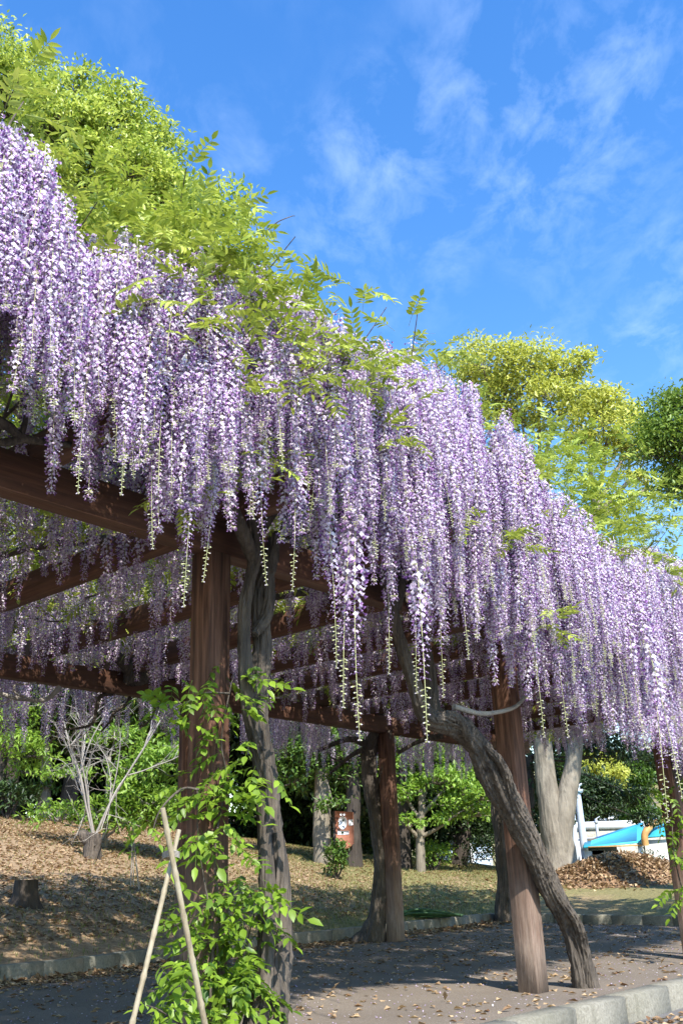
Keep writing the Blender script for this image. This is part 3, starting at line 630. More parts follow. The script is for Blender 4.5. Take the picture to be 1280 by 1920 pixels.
lplant = np.where(lv_ > 8.4, np.where(lu_ > 15.5, 3, 2), np.where(lu_ < 5.9, 0, np.where(lu_ < 12.2, 1, 4)))
ntuft = sum(t_[4] for t_ in tufts); lcnt = {k: 0 for k in range(5)}; lsingle = np.zeros(len(lp), bool); lfirst = {}
for a in np.argsort(ld):
    if a < ntuft and lcnt[lplant[a]] < 290 and -60 < lpx[a] < 1340: lcnt[lplant[a]] += 1; lsingle[a] = True
for a in np.nonzero(lsingle)[0]:
    p_, r_, s_, k_ = leaf_pts[a]; o = hang(WL[k_], 'leaf', p_, r_, s_, W[lplant[a]]); lfirst.setdefault(k_, o)
lsrc = [lfirst[k] for k in range(4)]
for pl in range(5):
    q = np.nonzero((~lsingle) & (lplant == pl))[0]
    if len(q): scatter('foliage', lp[q], [leaf_pts[a][1] for a in q], [leaf_pts[a][2] for a in q], [leaf_pts[a][3] for a in q], lsrc, W[pl])

# -- green shoots climbing the posts
def climber(base, label, clumps, stems):
    root = tag(empty('climbing_vine', base), label, 'vine', 'leafy shoots climbing the posts'); m_ = MB()
    for s_ in stems:
        c = catmull(s_, 6); m_.tube(c, np.linspace(.009, .004, len(c)), 5, .1, 2)
    m_.build('stem', M['bark_wist'], root, True)
    for px, py, v, rx, rz, n in clumps:
        c = at_v(px, py, v)
        for _ in range(n):
            p = c + RT*gw.normal(0, rx) + np.array([0, 0, gw.normal(0, rz)]) + VA*gw.normal(0, .06) - VA*.03
            d = unit(RT*gw.normal(0, 1)+(-FWD)*abs(gw.normal(.5, .4))); hang(VL[int(gw.integers(5))], 'leaf', p, (gw.normal(0, .3), gw.normal(.35, .3), math.atan2(d[1], d[0])), gw.uniform(.75, 1.2), root)
    return root
vA = 5.04
climber(UV(4.85, 5.1, floor_z(5.1)), 'leafy light-green shoots climbing the post beside the crossed bamboo poles',
        [(440, 1265, vA, .09, .05, 6), (385, 1300, vA, .12, .07, 9), (345, 1315, vA, .06, .06, 6), (430, 1320, vA, .12, .08, 9), (345, 1345, 5.1, .05, .05, 5), (425, 1400, vA, .10, .10, 9), (440, 1455, vA, .10, .08, 8), (375, 1470, vA, .09, .07, 9), (420, 1490, vA, .10, .07, 13), (465, 1480, vA, .05, .07, 5), (395, 1540, vA, .06, .04, 5), (375, 1575, vA, .05, .04, 4), (425, 1585, vA, .05, .06, 5), (440, 1640, vA, .05, .06, 6),
         (480, 1680, 4.9, .05, .05, 9), (400, 1690, vA, .08, .06, 12), (440, 1725, vA, .08, .06, 13), (380, 1745, vA, .07, .06, 9), (470, 1750, vA, .06, .05, 9), (420, 1790, vA, .09, .07, 16), (350, 1810, 4.9, .07, .05, 7), (450, 1810, vA, .08, .06, 13), (400, 1850, vA, .08, .06, 13), (460, 1860, vA, .07, .06, 12), (350, 1860, 4.9, .06, .05, 7), (300, 1895, 4.8, .07, .04, 9), (380, 1905, 4.9, .09, .05, 9), (285, 1560, 5.0, .03, .07, 3)],
        [PTS([(415, 1990), (420, 1880), (408, 1790), (412, 1700), (402, 1620), (410, 1540), (425, 1460), (415, 1390), (430, 1300), (440, 1262)], vA), PTS([(400, 1990), (395, 1860), (400, 1760), (390, 1690), (372, 1580), (370, 1480)], vA), PTS([(420, 1960), (440, 1850), (465, 1760), (485, 1680)], vA-.05), PTS([(400, 1985), (350, 1930), (300, 1895), (275, 1885)], 4.85), PTS([(430, 1300), (385, 1300), (345, 1320), (330, 1310)], vA), PTS([(372, 1480), (340, 1480), (300, 1520), (284, 1570)], 5.0)])
vE = 5.05
climber(UV(12.78, 5.1, floor_z(5.1)), 'sparse green shoots climbing the end post beside the far kerb', [(1262, 1540, vE, .09, .12, 16), (1270, 1600, vE, .07, .08, 10), (1268, 1680, vE, .04, .07, 6), (1215, 1490, vE, .10, .05, 8), (1275, 1470, vE, .08, .08, 10)], [PTS([(1290, 1790), (1285, 1700), (1262, 1600), (1255, 1500), (1215, 1480)], vE)])

# -- crossed bamboo poles tied together, standing by the kerb
bx = tag(empty('bamboo_support', UV(3.7, 4.5, 0)), 'two weathered bamboo poles crossed and tied, standing before the leafy post', 'bamboo poles')
def pole(P0, P1, r):
    m_ = MB(); n = 64; c = np.linspace(P0, P1, n); seg = np.linspace(0, 1, n); rr = np.full(n, r)*np.linspace(1.08, .92, n)
    for k in range(4, n-1, 9): rr[k] *= 1.22; rr[k+1] *= .93
    m_.tube(c, rr, 12, 0, 5); return m_.build('pole', M['bamboo'], bx, True)
a0, a1 = at_v(305, 1515, 4.5), at_v(385, 1925, 4.5); a1 = a1+(a1-a0)/np.linalg.norm(a1-a0)*((a1[2]+.15)/-( (a1-a0)/np.linalg.norm(a1-a0))[2])
b0, b1 = at_v(336, 1556, 4.56), at_v(248, 1920, 4.56); b1 = b1+(b1-b0)/np.linalg.norm(b1-b0)*((b1[2]+.15)/-((b1-b0)/np.linalg.norm(b1-b0))[2])
pole(a1, a0, .0165); pole(b1, b0, .0145)
tc_ = at_v(321, 1602, 4.53); m_ = MB()
for k in range(5): m_.tube([tc_+RT*.036*math.cos(t)+VA*.05*math.sin(t)+np.array([0, 0, (k-2)*.007+.006*math.sin(t*2)]) for t in np.linspace(0, 6.28, 14)], .0035, 5, 0, 0, False)
m_.build('tie', M['bark_dead'], bx, True)

# ================================================================== TREES
def tree(name, label, cat, trunk_paths, lobes, mat, bark, leaf=(.11, .055), per=26, group=None, base=None, seed=1, droop=.3, spread=.32, twig=True):
    """trunk_paths: [(pts, radii)]; lobes: [(centre, radius(3), n clusters)] filled with clusters of leaf blades"""
    g = np.random.default_rng(seed); base = trunk_paths[0][0][0] if base is None else base
    root = tag(empty(name, base), label, cat, group); m_ = MB()
    for k, (pp, rr) in enumerate(trunk_paths):
        c = catmull(pp, 5); m_.tube(c, np.interp(np.linspace(0, 1, len(c)), np.linspace(0, 1, len(rr)), rr), 10 if rr[0] > .1 else 6, .07, seed+k)
    PP, DD, NN, TT = [], [], [], []
    ends = np.array([np.asarray(p_[-1]) for p_, _ in trunk_paths])
    for c, r, ncl in lobes:
        c = np.asarray(c, float); r = np.asarray(r, float)*np.ones(3); d = rand_dirs(ncl, g); d[:, 2] = np.where(d[:, 2] < -.35, -d[:, 2], d[:, 2])
        rad = g.uniform(.35, 1, ncl)**.5; cc = c+d*r*rad[:, None]
        if twig:
            st = ends[np.argmin(np.linalg.norm(ends-c, axis=1))]
            if np.linalg.norm(st-c) < 8: m_.tube(catmull([st, (st+c)/2+g.normal(0, .12, 3)*np.linalg.norm(st-c)*.3, c], 4), np.linspace(.05, .02, 9)*min(r[0], 1.2), 5, .05, 1, False)
            for q in range(0, ncl, max(1, ncl//9)): m_.tube([c, (c+cc[q])/2+g.normal(0, .06, 3), cc[q]], [.018, .012, .005], 4, 0, 0, False)
        for q in range(ncl):
            k = per; off = g.normal(0, spread, (k, 3))*np.minimum(r, 1.2)*[1, 1, .75]
            PP.append(cc[q]+off); D = unit(rand_dirs(k, g)+d[q]*.6+np.array([0, 0, -droop])); DD.append(D); NN.append(unit(rand_dirs(k, g)*.55+np.array([0, 0, .8])+d[q]*.5))
            TT.append(np.clip(g.normal(.5+.12*math.sin(q*1.7), .22, k), 0, 1))
    m_.build('trunk', M[bark], root, True)
    Pn = np.vstack(PP); Vv, Ff = leaf_geo(Pn, np.vstack(DD), np.vstack(NN), leaf[0]*g.uniform(.7, 1.25, len(Pn)), leaf[1]*g.uniform(.75, 1.2, len(Pn)))
    o = bpy.data.objects.new('crown', mesh_np('crown', Vv, Ff, np.repeat(np.concatenate(TT), 4), False, [M[mat]])); col.objects.link(o); local(o, root); return root
def blob_lobes(c, R, n, r, ncl, g, up=-.2, squash=.8):
    """n clumps over the surface of a big crown"""
    d = rand_dirs(n*3, g); d = d[d[:, 2] > up][:n]
    return [(np.asarray(c)+d_*np.asarray(R)*g.uniform(.78, 1.0), np.array([1, 1, squash])*r*g.uniform(.75, 1.3), ncl) for d_ in d]
gt = np.random.default_rng(21)
# the big camphor behind the left end
b = at_y(4, 1505, 27.0); b[2] = lawn_z(b[0], b[1]) - .1
c = at_y(45, 470, 22.5)
lobes = [(a_, r_*(.6+.6*gt.random()), n_) for a_, r_, n_ in blob_lobes(c, (4.3, 4.0, 5.6), 64, 1.15, 50, gt, -.45)] + blob_lobes(at_y(90, 1060, 26), (5, 2.5, 4.6), 26, 1.4, 40, gt, -.9) + [(at_y(x, y, Y), gt.uniform(.65, 1.1), 44) for x, y, Y in ((60, 140, 22), (140, 175, 21.5), (225, 225, 21), (285, 285, 21), (300, 350, 20.5), (325, 390, 20), (250, 330, 19.5), (170, 300, 19.5), (90, 250, 19.5), (370, 430, 19), (400, 420, 20), (330, 480, 18.5), (240, 430, 18.5), (10, 170, 20.5))]
tree('camphor_tree', 'tall camphor tree with bright yellow-green crown rising behind the flowers', 'tree', [([b, b+[.1, -.3, 3], b+[.2, -1, 7], c+[.3, .6, -5]], [.42, .36, .3, .25]), ([b+[.2, -1, 7], c+[1.5, -1, -2.5], c+[2, -1.5, 1]], [.25, .16, .08]), ([c+[.3, .6, -5], c+[-.6, 0, 0], c+[-.4, -.5, 3.5]], [.24, .14, .06])], lobes, 'camphor', 'bark_dark', (.17, .075), 26, seed=3, droop=.6, spread=.17)
# yellow-olive tree with the forked pale trunk
b = on_lawn(1049, 1636); Y = b[1]; k = Y
def py(x, y, dY=0): return at_y(x, y, Y+dY)
lob = []
for x, y, r, n in ((905, 690, 1.0, 34), (950, 690, 1.0, 34), (1000, 690, 1.0, 34), (1050, 705, .95, 32), (1080, 690, .6, 16), (920, 740, 1.0, 34), (970, 745, 1.0, 34), (1030, 750, 1.0, 34), (1075, 755, .8, 24), (930, 790, .8, 22), (985, 800, .8, 20), (1050, 800, .9, 24), (1100, 770, .7, 20), (1135, 755, .75, 26), (1170, 790, .85, 28), (1130, 800, .9, 28), (1190, 830, .8, 26), (1150, 850, .8, 22), (1205, 860, .7, 20), (1090, 830, .6, 14), (1195, 900, .45, 9), (880, 710, .7, 16), (1215, 925, .3, 4)):
    lob.append((py(x, y, gt.uniform(-1.2, 1.2)), np.array([1, 1, .85])*r*gt.uniform(.75, 1.05), int(n*1.25)))
f0 = py(1050, 1500, -.1)
tree('olive_green_tree', 'tree with yellow-olive crown on a thick pale forked trunk beside the leaf pile', 'tree',
     [([b+[0, 0, -.15], py(1047, 1600), py(1039, 1550), py(1028, 1495), py(1018, 1420), py(1012, 1300), py(1010, 1100), py(1000, 950)], [.66, .46, .41, .33, .28, .24, .2, .12]),
      ([py(1049, 1610, -.05), py(1050, 1560, -.1), py(1061, 1495, -.1), py(1073, 1430), py(1085, 1300), py(1100, 1100), py(1115, 960)], [.34, .33, .28, .24, .22, .2, .12])] +
     [([py(*a) for a in p_], [.10, .07, .03]) for p_ in (((1000, 950), (1025, 840), (1050, 780)), ((1000, 950), (990, 860), (975, 780)), ((1000, 950), (965, 850), (940, 760)), ((1000, 960), (1010, 860), (1010, 750)), ((1115, 960), (1130, 880), (1140, 800)), ((1115, 960), (1150, 890), (1180, 840)), ((1115, 960), (1105, 870), (1110, 790)), ((1115, 970), (1170, 910), (1205, 870)), ((1115, 975), (1190, 930), (1215, 915)))],
     lob, 'olive', 'bark_grey', (.17, .075), 24, seed=5, droop=.2, spread=.25)
# dark green tree at the right
bd = at_y(1330, 1640, 23); bd[2] = lawn_z(bd[0], bd[1])-.1; c = at_y(1310, 850, 23)
tree('evergreen_tree', 'deep green tree rising beyond the far end of the pergola', 'tree', [([bd, bd+[0, 0, 5], c+[0, 0, -1.5]], [.35, .28, .15])], blob_lobes(c, (1.1, 1.1, 1.4), 16, .7, 34, gt, -.6)+[(at_y(1268, 770, 23), .45, 20), (at_y(1250, 830, 23), .6, 30), (at_y(1275, 910, 23), .5, 18)], 'mid', 'bark_dark', (.14, .06), 22, seed=8)
# trees standing on the lawn crest, seen under the back beam
def low_tree(name, label, pxb, trunk_px, lobes_px, mat, bark, r0, leaf, per=22, seed=1, Y=None, extra=(), spread=.32, droop=.3):
    B = on_lawn(*pxb) if Y is None else at_y(pxb[0], pxb[1], Y)
    if Y is not None: B[2] = lawn_z(B[0], B[1])-.1
    yy = B[1]; pts = [B+[0, 0, -.1]]+[at_y(x, y, yy) for x, y in trunk_px]
    tp = [(pts, np.linspace(r0, r0*.6, 4))]+[([at_y(x, y, yy+dy) for x, y, dy in e_], [r0*.5, r0*.32, r0*.14]) for e_ in extra]
    lb = [(at_y(x, y, yy+dy), np.array([1, 1, .6])*r, n) for x, y, dy, r, n in lobes_px]
    return tree(name, label, 'tree', tp, lb, mat, bark, leaf, per, seed=seed, spread=spread, droop=droop)
low_tree('woodland_tree', 'pale-trunked tree with ivy on its foot, behind the bare sapling', (85, 1527), [(83, 1490), (88, 1450), (86, 1400)], [(60, 1370, 0, 1.5, 60), (120, 1340, -.5, 1.5, 60), (20, 1330, 0, 1.4, 50), (90, 1310, -1, 1.3, 50), (160, 1370, .3, 1.3, 50), (150, 1310, -1, 1.3, 50), (60, 1395, .5, .7, 20), (85, 1480, -.2, .3, 8), (0, 1375, 0, .8, 24)], 'green', 'bark_grey', .24, (.17, .065), 24, 12)
low_tree('woodland_tree', 'leaning dark-trunked tree standing in shade behind the bare sapling', (120, 1525), [(132, 1480), (140, 1430), (150, 1380)], [(200, 1340, .5, 1.5, 60), (250, 1350, .5, 1.4, 55), (300, 1360, .5, 1.3, 50), (230, 1385, .8, .9, 34), (180, 1390, 1, .8, 30), (310, 1395, .8, .9, 30), (280, 1310, 0, 1.3, 45), (350, 1340, .8, 1.1, 40)], 'green', 'bark_dark', .28, (.16, .06), 24, 13)
low_tree('young_tree', 'slender young tree with layered fresh green sprays beside the crossed bamboo', (196, 1588), [(199, 1540), (202, 1480), (206, 1420)], [(290, 1440, -.4, .75, 34), (260, 1450, -.3, .6, 24), (320, 1430, -.3, .6, 24), (240, 1500, -.4, .55, 20), (285, 1510, -.5, .65, 26), (325, 1500, -.4, .5, 20), (265, 1535, -.5, .6, 22), (225, 1545, -.5, .5, 16), (310, 1540, -.5, .5, 16), (180, 1525, -.6, .45, 12), (110, 1540, -.6, .55, 16), (215, 1385, -.2, .5, 18), (130, 1450, -.4, .4, 10)], 'fresh', 'bark_dead', .06, (.15, .06), 20, 14, None, [((200, 1560, 0), (235, 1500, -.3), (290, 1440, -.4)), ((198, 1570, 0), (240, 1540, -.4), (285, 1510, -.5)), ((196, 1580, 0), (170, 1560, -.4), (110, 1540, -.6))], .3)
low_tree('woodland_tree', 'bright green tree with thin trunk at the edge of the leaf slope', (2, 1512), [(4, 1460), (8, 1420), (12, 1380)], [(30, 1400, -.5, .6, 22), (62, 1418, -.4, .5, 16), (5, 1350, -.5, .9, 30), (55, 1450, -.3, .35, 7)], 'fresh', 'bark_dark', .13, (.16, .06), 22, 15, 25.5)
low_tree('maple_tree', 'small spreading tree with fresh green leaves between the two back posts', (787, 1612), [(787, 1570), (790, 1520), (788, 1480)], [(770, 1410, 0, .9, 36), (800, 1400, .3, .9, 36), (740, 1450, 0, .7, 22), (820, 1470, -.3, .7, 26), (850, 1465, -.3, .7, 26), (770, 1490, -.5, .5, 14), (870, 1490, -.2, .6, 18), (840, 1510, -.3, .45, 12), (770, 1545, -.5, .4, 8), (835, 1540, -.3, .4, 9), (890, 1530, .3, .6, 16), (740, 1400, 0, .8, 26), (850, 1420, .4, .8, 26), (900, 1500, -.2, .5, 14)], 'fresh', 'bark_grey', .14, (.15, .075), 18, 16, None, [((787, 1575, 0), (760, 1545, -.2), (742, 1545, -.3)), ((788, 1570, 0), (825, 1550, -.2), (850, 1530, -.3)), ((789, 1540, 0), (765, 1500, 0), (760, 1450, 0)), ((789, 1530, 0), (815, 1500, -.2), (845, 1465, -.3)), ((789, 1520, 0), (800, 1460, 0), (805, 1400, .2))], .3)
low_tree('pale_trunk_tree', 'tree with a broad pale sunlit trunk left of the brown hanging sign', (605, 1592), [(603, 1550), (604, 1500), (602, 1440)], [(560, 1430, -.2, .9, 34), (600, 1400, -.4, 1.0, 40), (640, 1420, -.2, .9, 34), (550, 1470, 0, .7, 24), (625, 1510, -.8, .4, 9), (580, 1380, 0, 1.0, 36), (650, 1460, 0, .7, 20), (530, 1410, .3, .9, 30), (520, 1480, .4, .6, 16)], 'green', 'bark_grey', .30, (.16, .065), 22, 17)
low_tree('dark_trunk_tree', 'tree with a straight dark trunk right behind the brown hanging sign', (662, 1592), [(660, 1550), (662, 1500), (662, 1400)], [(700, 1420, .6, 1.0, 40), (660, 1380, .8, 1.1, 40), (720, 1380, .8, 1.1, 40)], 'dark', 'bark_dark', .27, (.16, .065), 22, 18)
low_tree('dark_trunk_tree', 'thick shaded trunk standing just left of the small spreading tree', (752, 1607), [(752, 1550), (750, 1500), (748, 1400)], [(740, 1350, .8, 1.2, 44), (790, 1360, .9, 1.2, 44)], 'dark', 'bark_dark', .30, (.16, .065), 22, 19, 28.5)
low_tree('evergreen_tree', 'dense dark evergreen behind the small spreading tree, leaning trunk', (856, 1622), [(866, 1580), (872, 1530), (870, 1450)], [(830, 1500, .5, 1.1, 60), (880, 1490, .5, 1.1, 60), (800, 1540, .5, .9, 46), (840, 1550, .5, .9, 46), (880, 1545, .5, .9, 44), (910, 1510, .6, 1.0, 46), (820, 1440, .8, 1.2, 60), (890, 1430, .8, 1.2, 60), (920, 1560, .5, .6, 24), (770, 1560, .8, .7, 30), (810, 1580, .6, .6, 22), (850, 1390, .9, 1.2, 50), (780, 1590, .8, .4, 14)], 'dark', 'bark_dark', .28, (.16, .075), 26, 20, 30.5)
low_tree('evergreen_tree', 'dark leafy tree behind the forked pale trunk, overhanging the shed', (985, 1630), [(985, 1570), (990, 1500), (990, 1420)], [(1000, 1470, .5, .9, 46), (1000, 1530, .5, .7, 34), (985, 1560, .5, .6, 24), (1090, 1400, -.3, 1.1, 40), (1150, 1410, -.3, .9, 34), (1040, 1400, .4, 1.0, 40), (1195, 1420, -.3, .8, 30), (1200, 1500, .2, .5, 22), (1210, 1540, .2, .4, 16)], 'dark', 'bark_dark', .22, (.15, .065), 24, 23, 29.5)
# shrubs and low growth
def shrub(name, label, px, Y, R, ncl, mat, leaf, per, seed):
    B = at_y(px[0], px[1], Y); B[2] = lawn_z(B[0], B[1])-.05
    stems = [([B, B+[dx*.5, 0, R[2]*.5], B+[dx, dy, R[2]*1.0]], [.03, .02, .01]) for dx, dy in ((0, 0), (.3, .1), (-.3, .1), (.1, -.2))]
    return tree(name, label, 'shrub', stems, [(B+[0, 0, R[2]*.75], R, ncl)], mat, 'bark_dark', leaf, per, seed=seed, spread=.16)
shrub('shrub', 'low dark shrub at the left edge of the leaf slope', (10, 1560), 25, (.75, .6, .55), 60, 'dark', (.14, .06), 16, 30)
shrub('shrub', 'rounded dark clipped shrub in front of the pale blue building', (935, 1622), 29.5, (.9, .7, .75), 110, 'dark', (.10, .05), 20, 31)
shrub('shrub', 'small pale green shrub at the foot of the spreading tree', (812, 1612), 28.5, (.55, .4, .45), 50, 'fresh', (.10, .045), 16, 32)
shrub('shrub', 'leafy green undergrowth around the foot of the pale trunk by the sign', (628, 1590), 25.2, (.35, .3, .55), 40, 'green', (.12, .05), 14, 33)
shrub('shrub', 'tall dark hedge shrub beside the white wall of the teal-roofed shed', (1225, 1640), 33, (.8, .5, .9), 70, 'dark', (.12, .055), 18, 34)

# bare sapling growing from a cut stump
B = on_lawn(173, 1608); yb = B[1]; root = tag(empty('bare_sapling', B), 'bare grey branched sapling growing out of a jagged cut stump', 'sapling')
def q(x, y, d=0): return at_y(x, y, yb+d)
MB().tube(catmull([B+[0, 0, -.1], q(174, 1590), q(176, 1572), q(178, 1562)], 4), [.20, .17, .15, .13], 12, .12, 5).tube(catmull([q(178, 1590), q(166, 1575), q(152, 1566), q(148, 1568)], 4), [.14, .12, .09, .05], 10, .25, 6).build('stump', M['bark_wist'], root, True)
m_ = MB(); g = np.random.default_rng(4)
def sap(p, d, ln, r, lev):
    pts = [p]; 
    for k in range(4): d = unit(d+g.normal(0, .12, 3)); pts.append(pts[-1]+d*ln/4)
    m_.tube(catmull(pts, 2), np.linspace(r, r*.55, 9), 6 if lev < 2 else 4, .05, 1, False)
    if lev < 3:
        for k in range(7 if lev == 0 else 4):
            a = pts[1+k % 4]; sap(a, unit(d+g.normal(0, .75, 3)), ln*g.uniform(.35, .6), r*.5, lev+1)
sap(q(176, 1568), unit(np.array([-.28, 0, 1])), 2.4, .032, 0); sap(q(180, 1566), unit(np.array([.22, -.1, 1])), 2.5, .028, 0); sap(q(177, 1566), unit(np.array([-.05, .1, 1])), 2.0, .022, 0)
m_.build('branches', M['bark_dead'], root, True)
# dark cut stump in the shade
B = on_lawn(47, 1697); m_ = MB(); m_.tube([B+[0, 0, -.08], B+[0, 0, .06], B+[0, 0, .18], B+[0, 0, .33]], [.25, .2, .165, .16], 14, .09, 9)
tag(m_.build('tree_stump', M['bark_dark'], None, True), 'low dark cut tree stump standing in the shade on the slope', 'stump')
# staked seedling
B = on_lawn(250, 1668); yb = B[1]; root = tag(empty('staked_seedling', B), 'tiny seedling held by two thin stakes on the leaf slope', 'seedling'); m_ = MB()
m_.tube([q(245, 1672), q(248, 1600), q(249, 1572)], .012, 5); m_.build('stake', M['bark_dead'], root)
m_ = MB(); m_.tube([q(261, 1668), q(254, 1600), q(250, 1572)], .012, 5); m_.build('stake', M['bark_dead'], root)
m_ = MB(); m_.tube([q(251, 1668), q(250, 1600), q(250, 1550)], .009, 5); m_.build('stem', M['bark_dead'], root)
Pn = np.vstack([q(250, 1555)+g.normal(0, .09, (34, 3)), q(248, 1600)+g.normal(0, .05, (10, 3))]); Vv, Ff = leaf_geo(Pn, rand_dirs(44, g), rand_dirs(44, g)*.4+[0, 0, 1], .12, .055)
o = bpy.data.objects.new('crown', mesh_np('crown', Vv, Ff, np.repeat(g.random(44), 4), False, [M['fresh']])); col.objects.link(o); local(o, root)

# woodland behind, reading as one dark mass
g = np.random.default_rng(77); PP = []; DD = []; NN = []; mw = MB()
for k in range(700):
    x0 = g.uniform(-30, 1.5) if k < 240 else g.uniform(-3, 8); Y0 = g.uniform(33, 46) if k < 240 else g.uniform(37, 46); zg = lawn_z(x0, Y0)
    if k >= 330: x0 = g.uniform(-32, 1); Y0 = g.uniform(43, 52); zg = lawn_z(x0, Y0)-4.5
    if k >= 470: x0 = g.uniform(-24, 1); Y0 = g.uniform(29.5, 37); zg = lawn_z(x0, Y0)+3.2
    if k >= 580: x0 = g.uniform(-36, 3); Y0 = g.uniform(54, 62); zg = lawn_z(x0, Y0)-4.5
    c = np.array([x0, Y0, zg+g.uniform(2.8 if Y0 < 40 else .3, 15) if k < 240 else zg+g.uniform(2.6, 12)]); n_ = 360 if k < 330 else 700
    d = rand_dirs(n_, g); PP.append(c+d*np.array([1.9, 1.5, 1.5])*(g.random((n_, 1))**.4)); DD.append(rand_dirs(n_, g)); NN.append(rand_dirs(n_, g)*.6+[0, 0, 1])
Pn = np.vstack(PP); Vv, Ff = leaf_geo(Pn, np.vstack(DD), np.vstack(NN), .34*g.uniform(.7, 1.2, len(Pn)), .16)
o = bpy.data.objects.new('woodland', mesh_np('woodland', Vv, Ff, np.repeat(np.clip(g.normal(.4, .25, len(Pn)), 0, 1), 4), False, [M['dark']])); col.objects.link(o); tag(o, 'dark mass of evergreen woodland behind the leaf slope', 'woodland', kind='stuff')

# ================================================================== SIGN, NET, LEAF PILE
SY = on_lawn(662, 1592)[1]-.33; M['signwood'] = simple('red_brown_sign_board', (.33, .125, .07), .7, .25, 9); M['white'] = simple('white_paint', (.78, .78, .80), .6, .05, 8, bmp=0); M['signdark'] = simple('dark_green_paint', (.035, .06, .025), .7, .1, 8, bmp=0)
sroot = tag(empty('sign', at_y(645, 1588, SY)), 'brown wooden shield-shaped sign with white oval emblem, fixed to a dark trunk', 'sign')
SX = unit(np.array([1.0, -.22, 0])); SN = np.array([SX[1], -SX[0], 0])          # board faces the camera and slightly left of it
def outline(pts, t0, t1, mat, name, px0=644, py0=1555):
    o0 = at_y(px0, py0, SY); sc = ((o0-CAM)@FWD)/FPX
    f_ = np.array([o0+SX*(x-px0)*sc/abs(SX@RT)+np.array([0, 0, -(y-py0)*sc*1.03]) for x, y in pts]); n = len(f_)
    Vv = np.vstack([f_+SN*t1, f_+SN*t0]); return Vv, [np.array([[k, k+n, (k+1) % n+n, (k+1) % n] for k in range(n)]), np.array([list(range(n))[::-1], list(range(n, 2*n))])]
def sgn(name, mat, *shapes):
    m_ = MB()
    for pts, t0, t1 in shapes: m_.add(*outline(pts, t0, t1, mat, name))
    return m_.build(name, M[mat], sroot)
sgn('board', 'signwood', ([(627, 1522), (663, 1526), (662, 1580), (655, 1586), (647, 1589), (638, 1586), (627, 1581)], -.02, .02))
sgn('frame_strip', 'bark_dark', ([(625, 1522), (629, 1522), (629, 1582), (625, 1582)], -.02, .032))
ring = lambda cx, cy, rx, ry, n=18: [(cx+rx*math.cos(t), cy+ry*math.sin(t)) for t in np.linspace(0, 2*math.pi, n, endpoint=False)]
sgn('emblem', 'white', (ring(643, 1543.5, 8.2, 11.5), .02, .035), (ring(640.5, 1529, 2, 2.2, 8), .02, .034), (ring(646.5, 1529.5, 2, 2.2, 8), .02, .034))
sgn('emblem_mark', 'signdark', ([(642, 1538), (646, 1538), (646, 1541.5), (643.5, 1541)], .035, .039), ([(634.8, 1541), (637, 1543), (636.5, 1547), (635, 1547)], .035, .039), ([(641, 1548.8), (645, 1548.5), (645.5, 1549.6), (641.5, 1549.8)], .035, .039))
sgn('name_strip', 'white', ([(633, 1557), (654, 1558), (654, 1564), (633, 1564)], .02, .03)); sgn('strip_mark', 'signdark', (ring(642, 1561, 2.6, 2.4, 10), .03, .034))
sgn('side_plate', 'white', ([(654, 1539), (662.5, 1538.5), (662.3, 1548.5), (654.5, 1548.5)], .02, .03)); sgn('plate_mark', 'signdark', ([(655, 1545), (657.6, 1545), (657.6, 1548), (655, 1548)], .03, .034), ([(659.8, 1541.5), (662, 1541), (662, 1543.5), (660, 1543.5)], .03, .034))
M['net'] = simple('green_net', (.035, .10, .03), .6, .3, 20)
B = on_lawn(792, 1722); m_ = MB(); g = np.random.default_rng(9)
for k in range(26):
    z = g.uniform(.03, .17); off = g.normal(0, .12); m_.tube(catmull([B+[-.62+g.normal(0, .06), off, .03], B+[-.2, off+g.normal(0, .05), z], B+[.25, off+g.normal(0, .05), z*.8], B+[.66+g.normal(0, .06), off, .03]], 4), .022, 5, .1, k, False)
tag(m_.build('green_net_bundle', M['net'], None, True), 'bundle of green netting lying on the lawn behind the kerb', 'netting')
# pile of raked leaves
pc = on_lawn(1160, 1652); g = np.random.default_rng(10)
def pile_h(dx, dy): return .62*np.exp(-((dx/1.55)**2+(dy/1.0)**2)**1.2)
th = np.linspace(0, 2*math.pi, 40, endpoint=False); rr = np.linspace(0, 1, 12); Vv = []
for r_ in rr:
    for t in th:
        dx, dy = 2.7*r_*math.cos(t), 1.8*r_*math.sin(t); Vv.append([pc[0]+dx, pc[1]+dy, lawn_z(pc[0]+dx, pc[1]+dy)+pile_h(dx, dy)-.04+(.02*math.sin(dx*9)*math.cos(dy*8))])
n = 40; Ff = np.array([[a*n+k, a*n+(k+1) % n, (a+1)*n+(k+1) % n, (a+1)*n+k] for a in range(11) for k in range(n)])
M['pilebase'] = simple('dry_leaf_heap', (.27, .165, .09), .95, .5, 14, bmp=.8)
proot = tag(empty('leaf_pile', pc), 'heap of raked brown leaves in front of the teal-roofed shed', 'leaf pile')
o = bpy.data.objects.new('heap', mesh_np('heap', Vv, Ff[:, ::-1] if False else Ff, None, True, [M['pilebase']])); col.objects.link(o); local(o, proot)
k = 3800; dx, dy = g.normal(0, 1.15, k), g.normal(0, .75, k); Pn = np.stack([pc[0]+dx, pc[1]+dy, lawn_z(pc[0]+dx, pc[1]+dy)+pile_h(dx, dy)+g.uniform(-.02, .05, k)], 1)
Vv, Ff = leaf_geo(Pn, rand_dirs(k, g)*[1, 1, .5], rand_dirs(k, g)*.7+[0, 0, 1], .13, .075); o = bpy.data.objects.new('dry_leaves', mesh_np('dry_leaves', Vv, Ff, np.repeat(g.random(k), 4), False, [M['litter']])); col.objects.link(o); local(o, proot); o['kind'] = 'stuff'

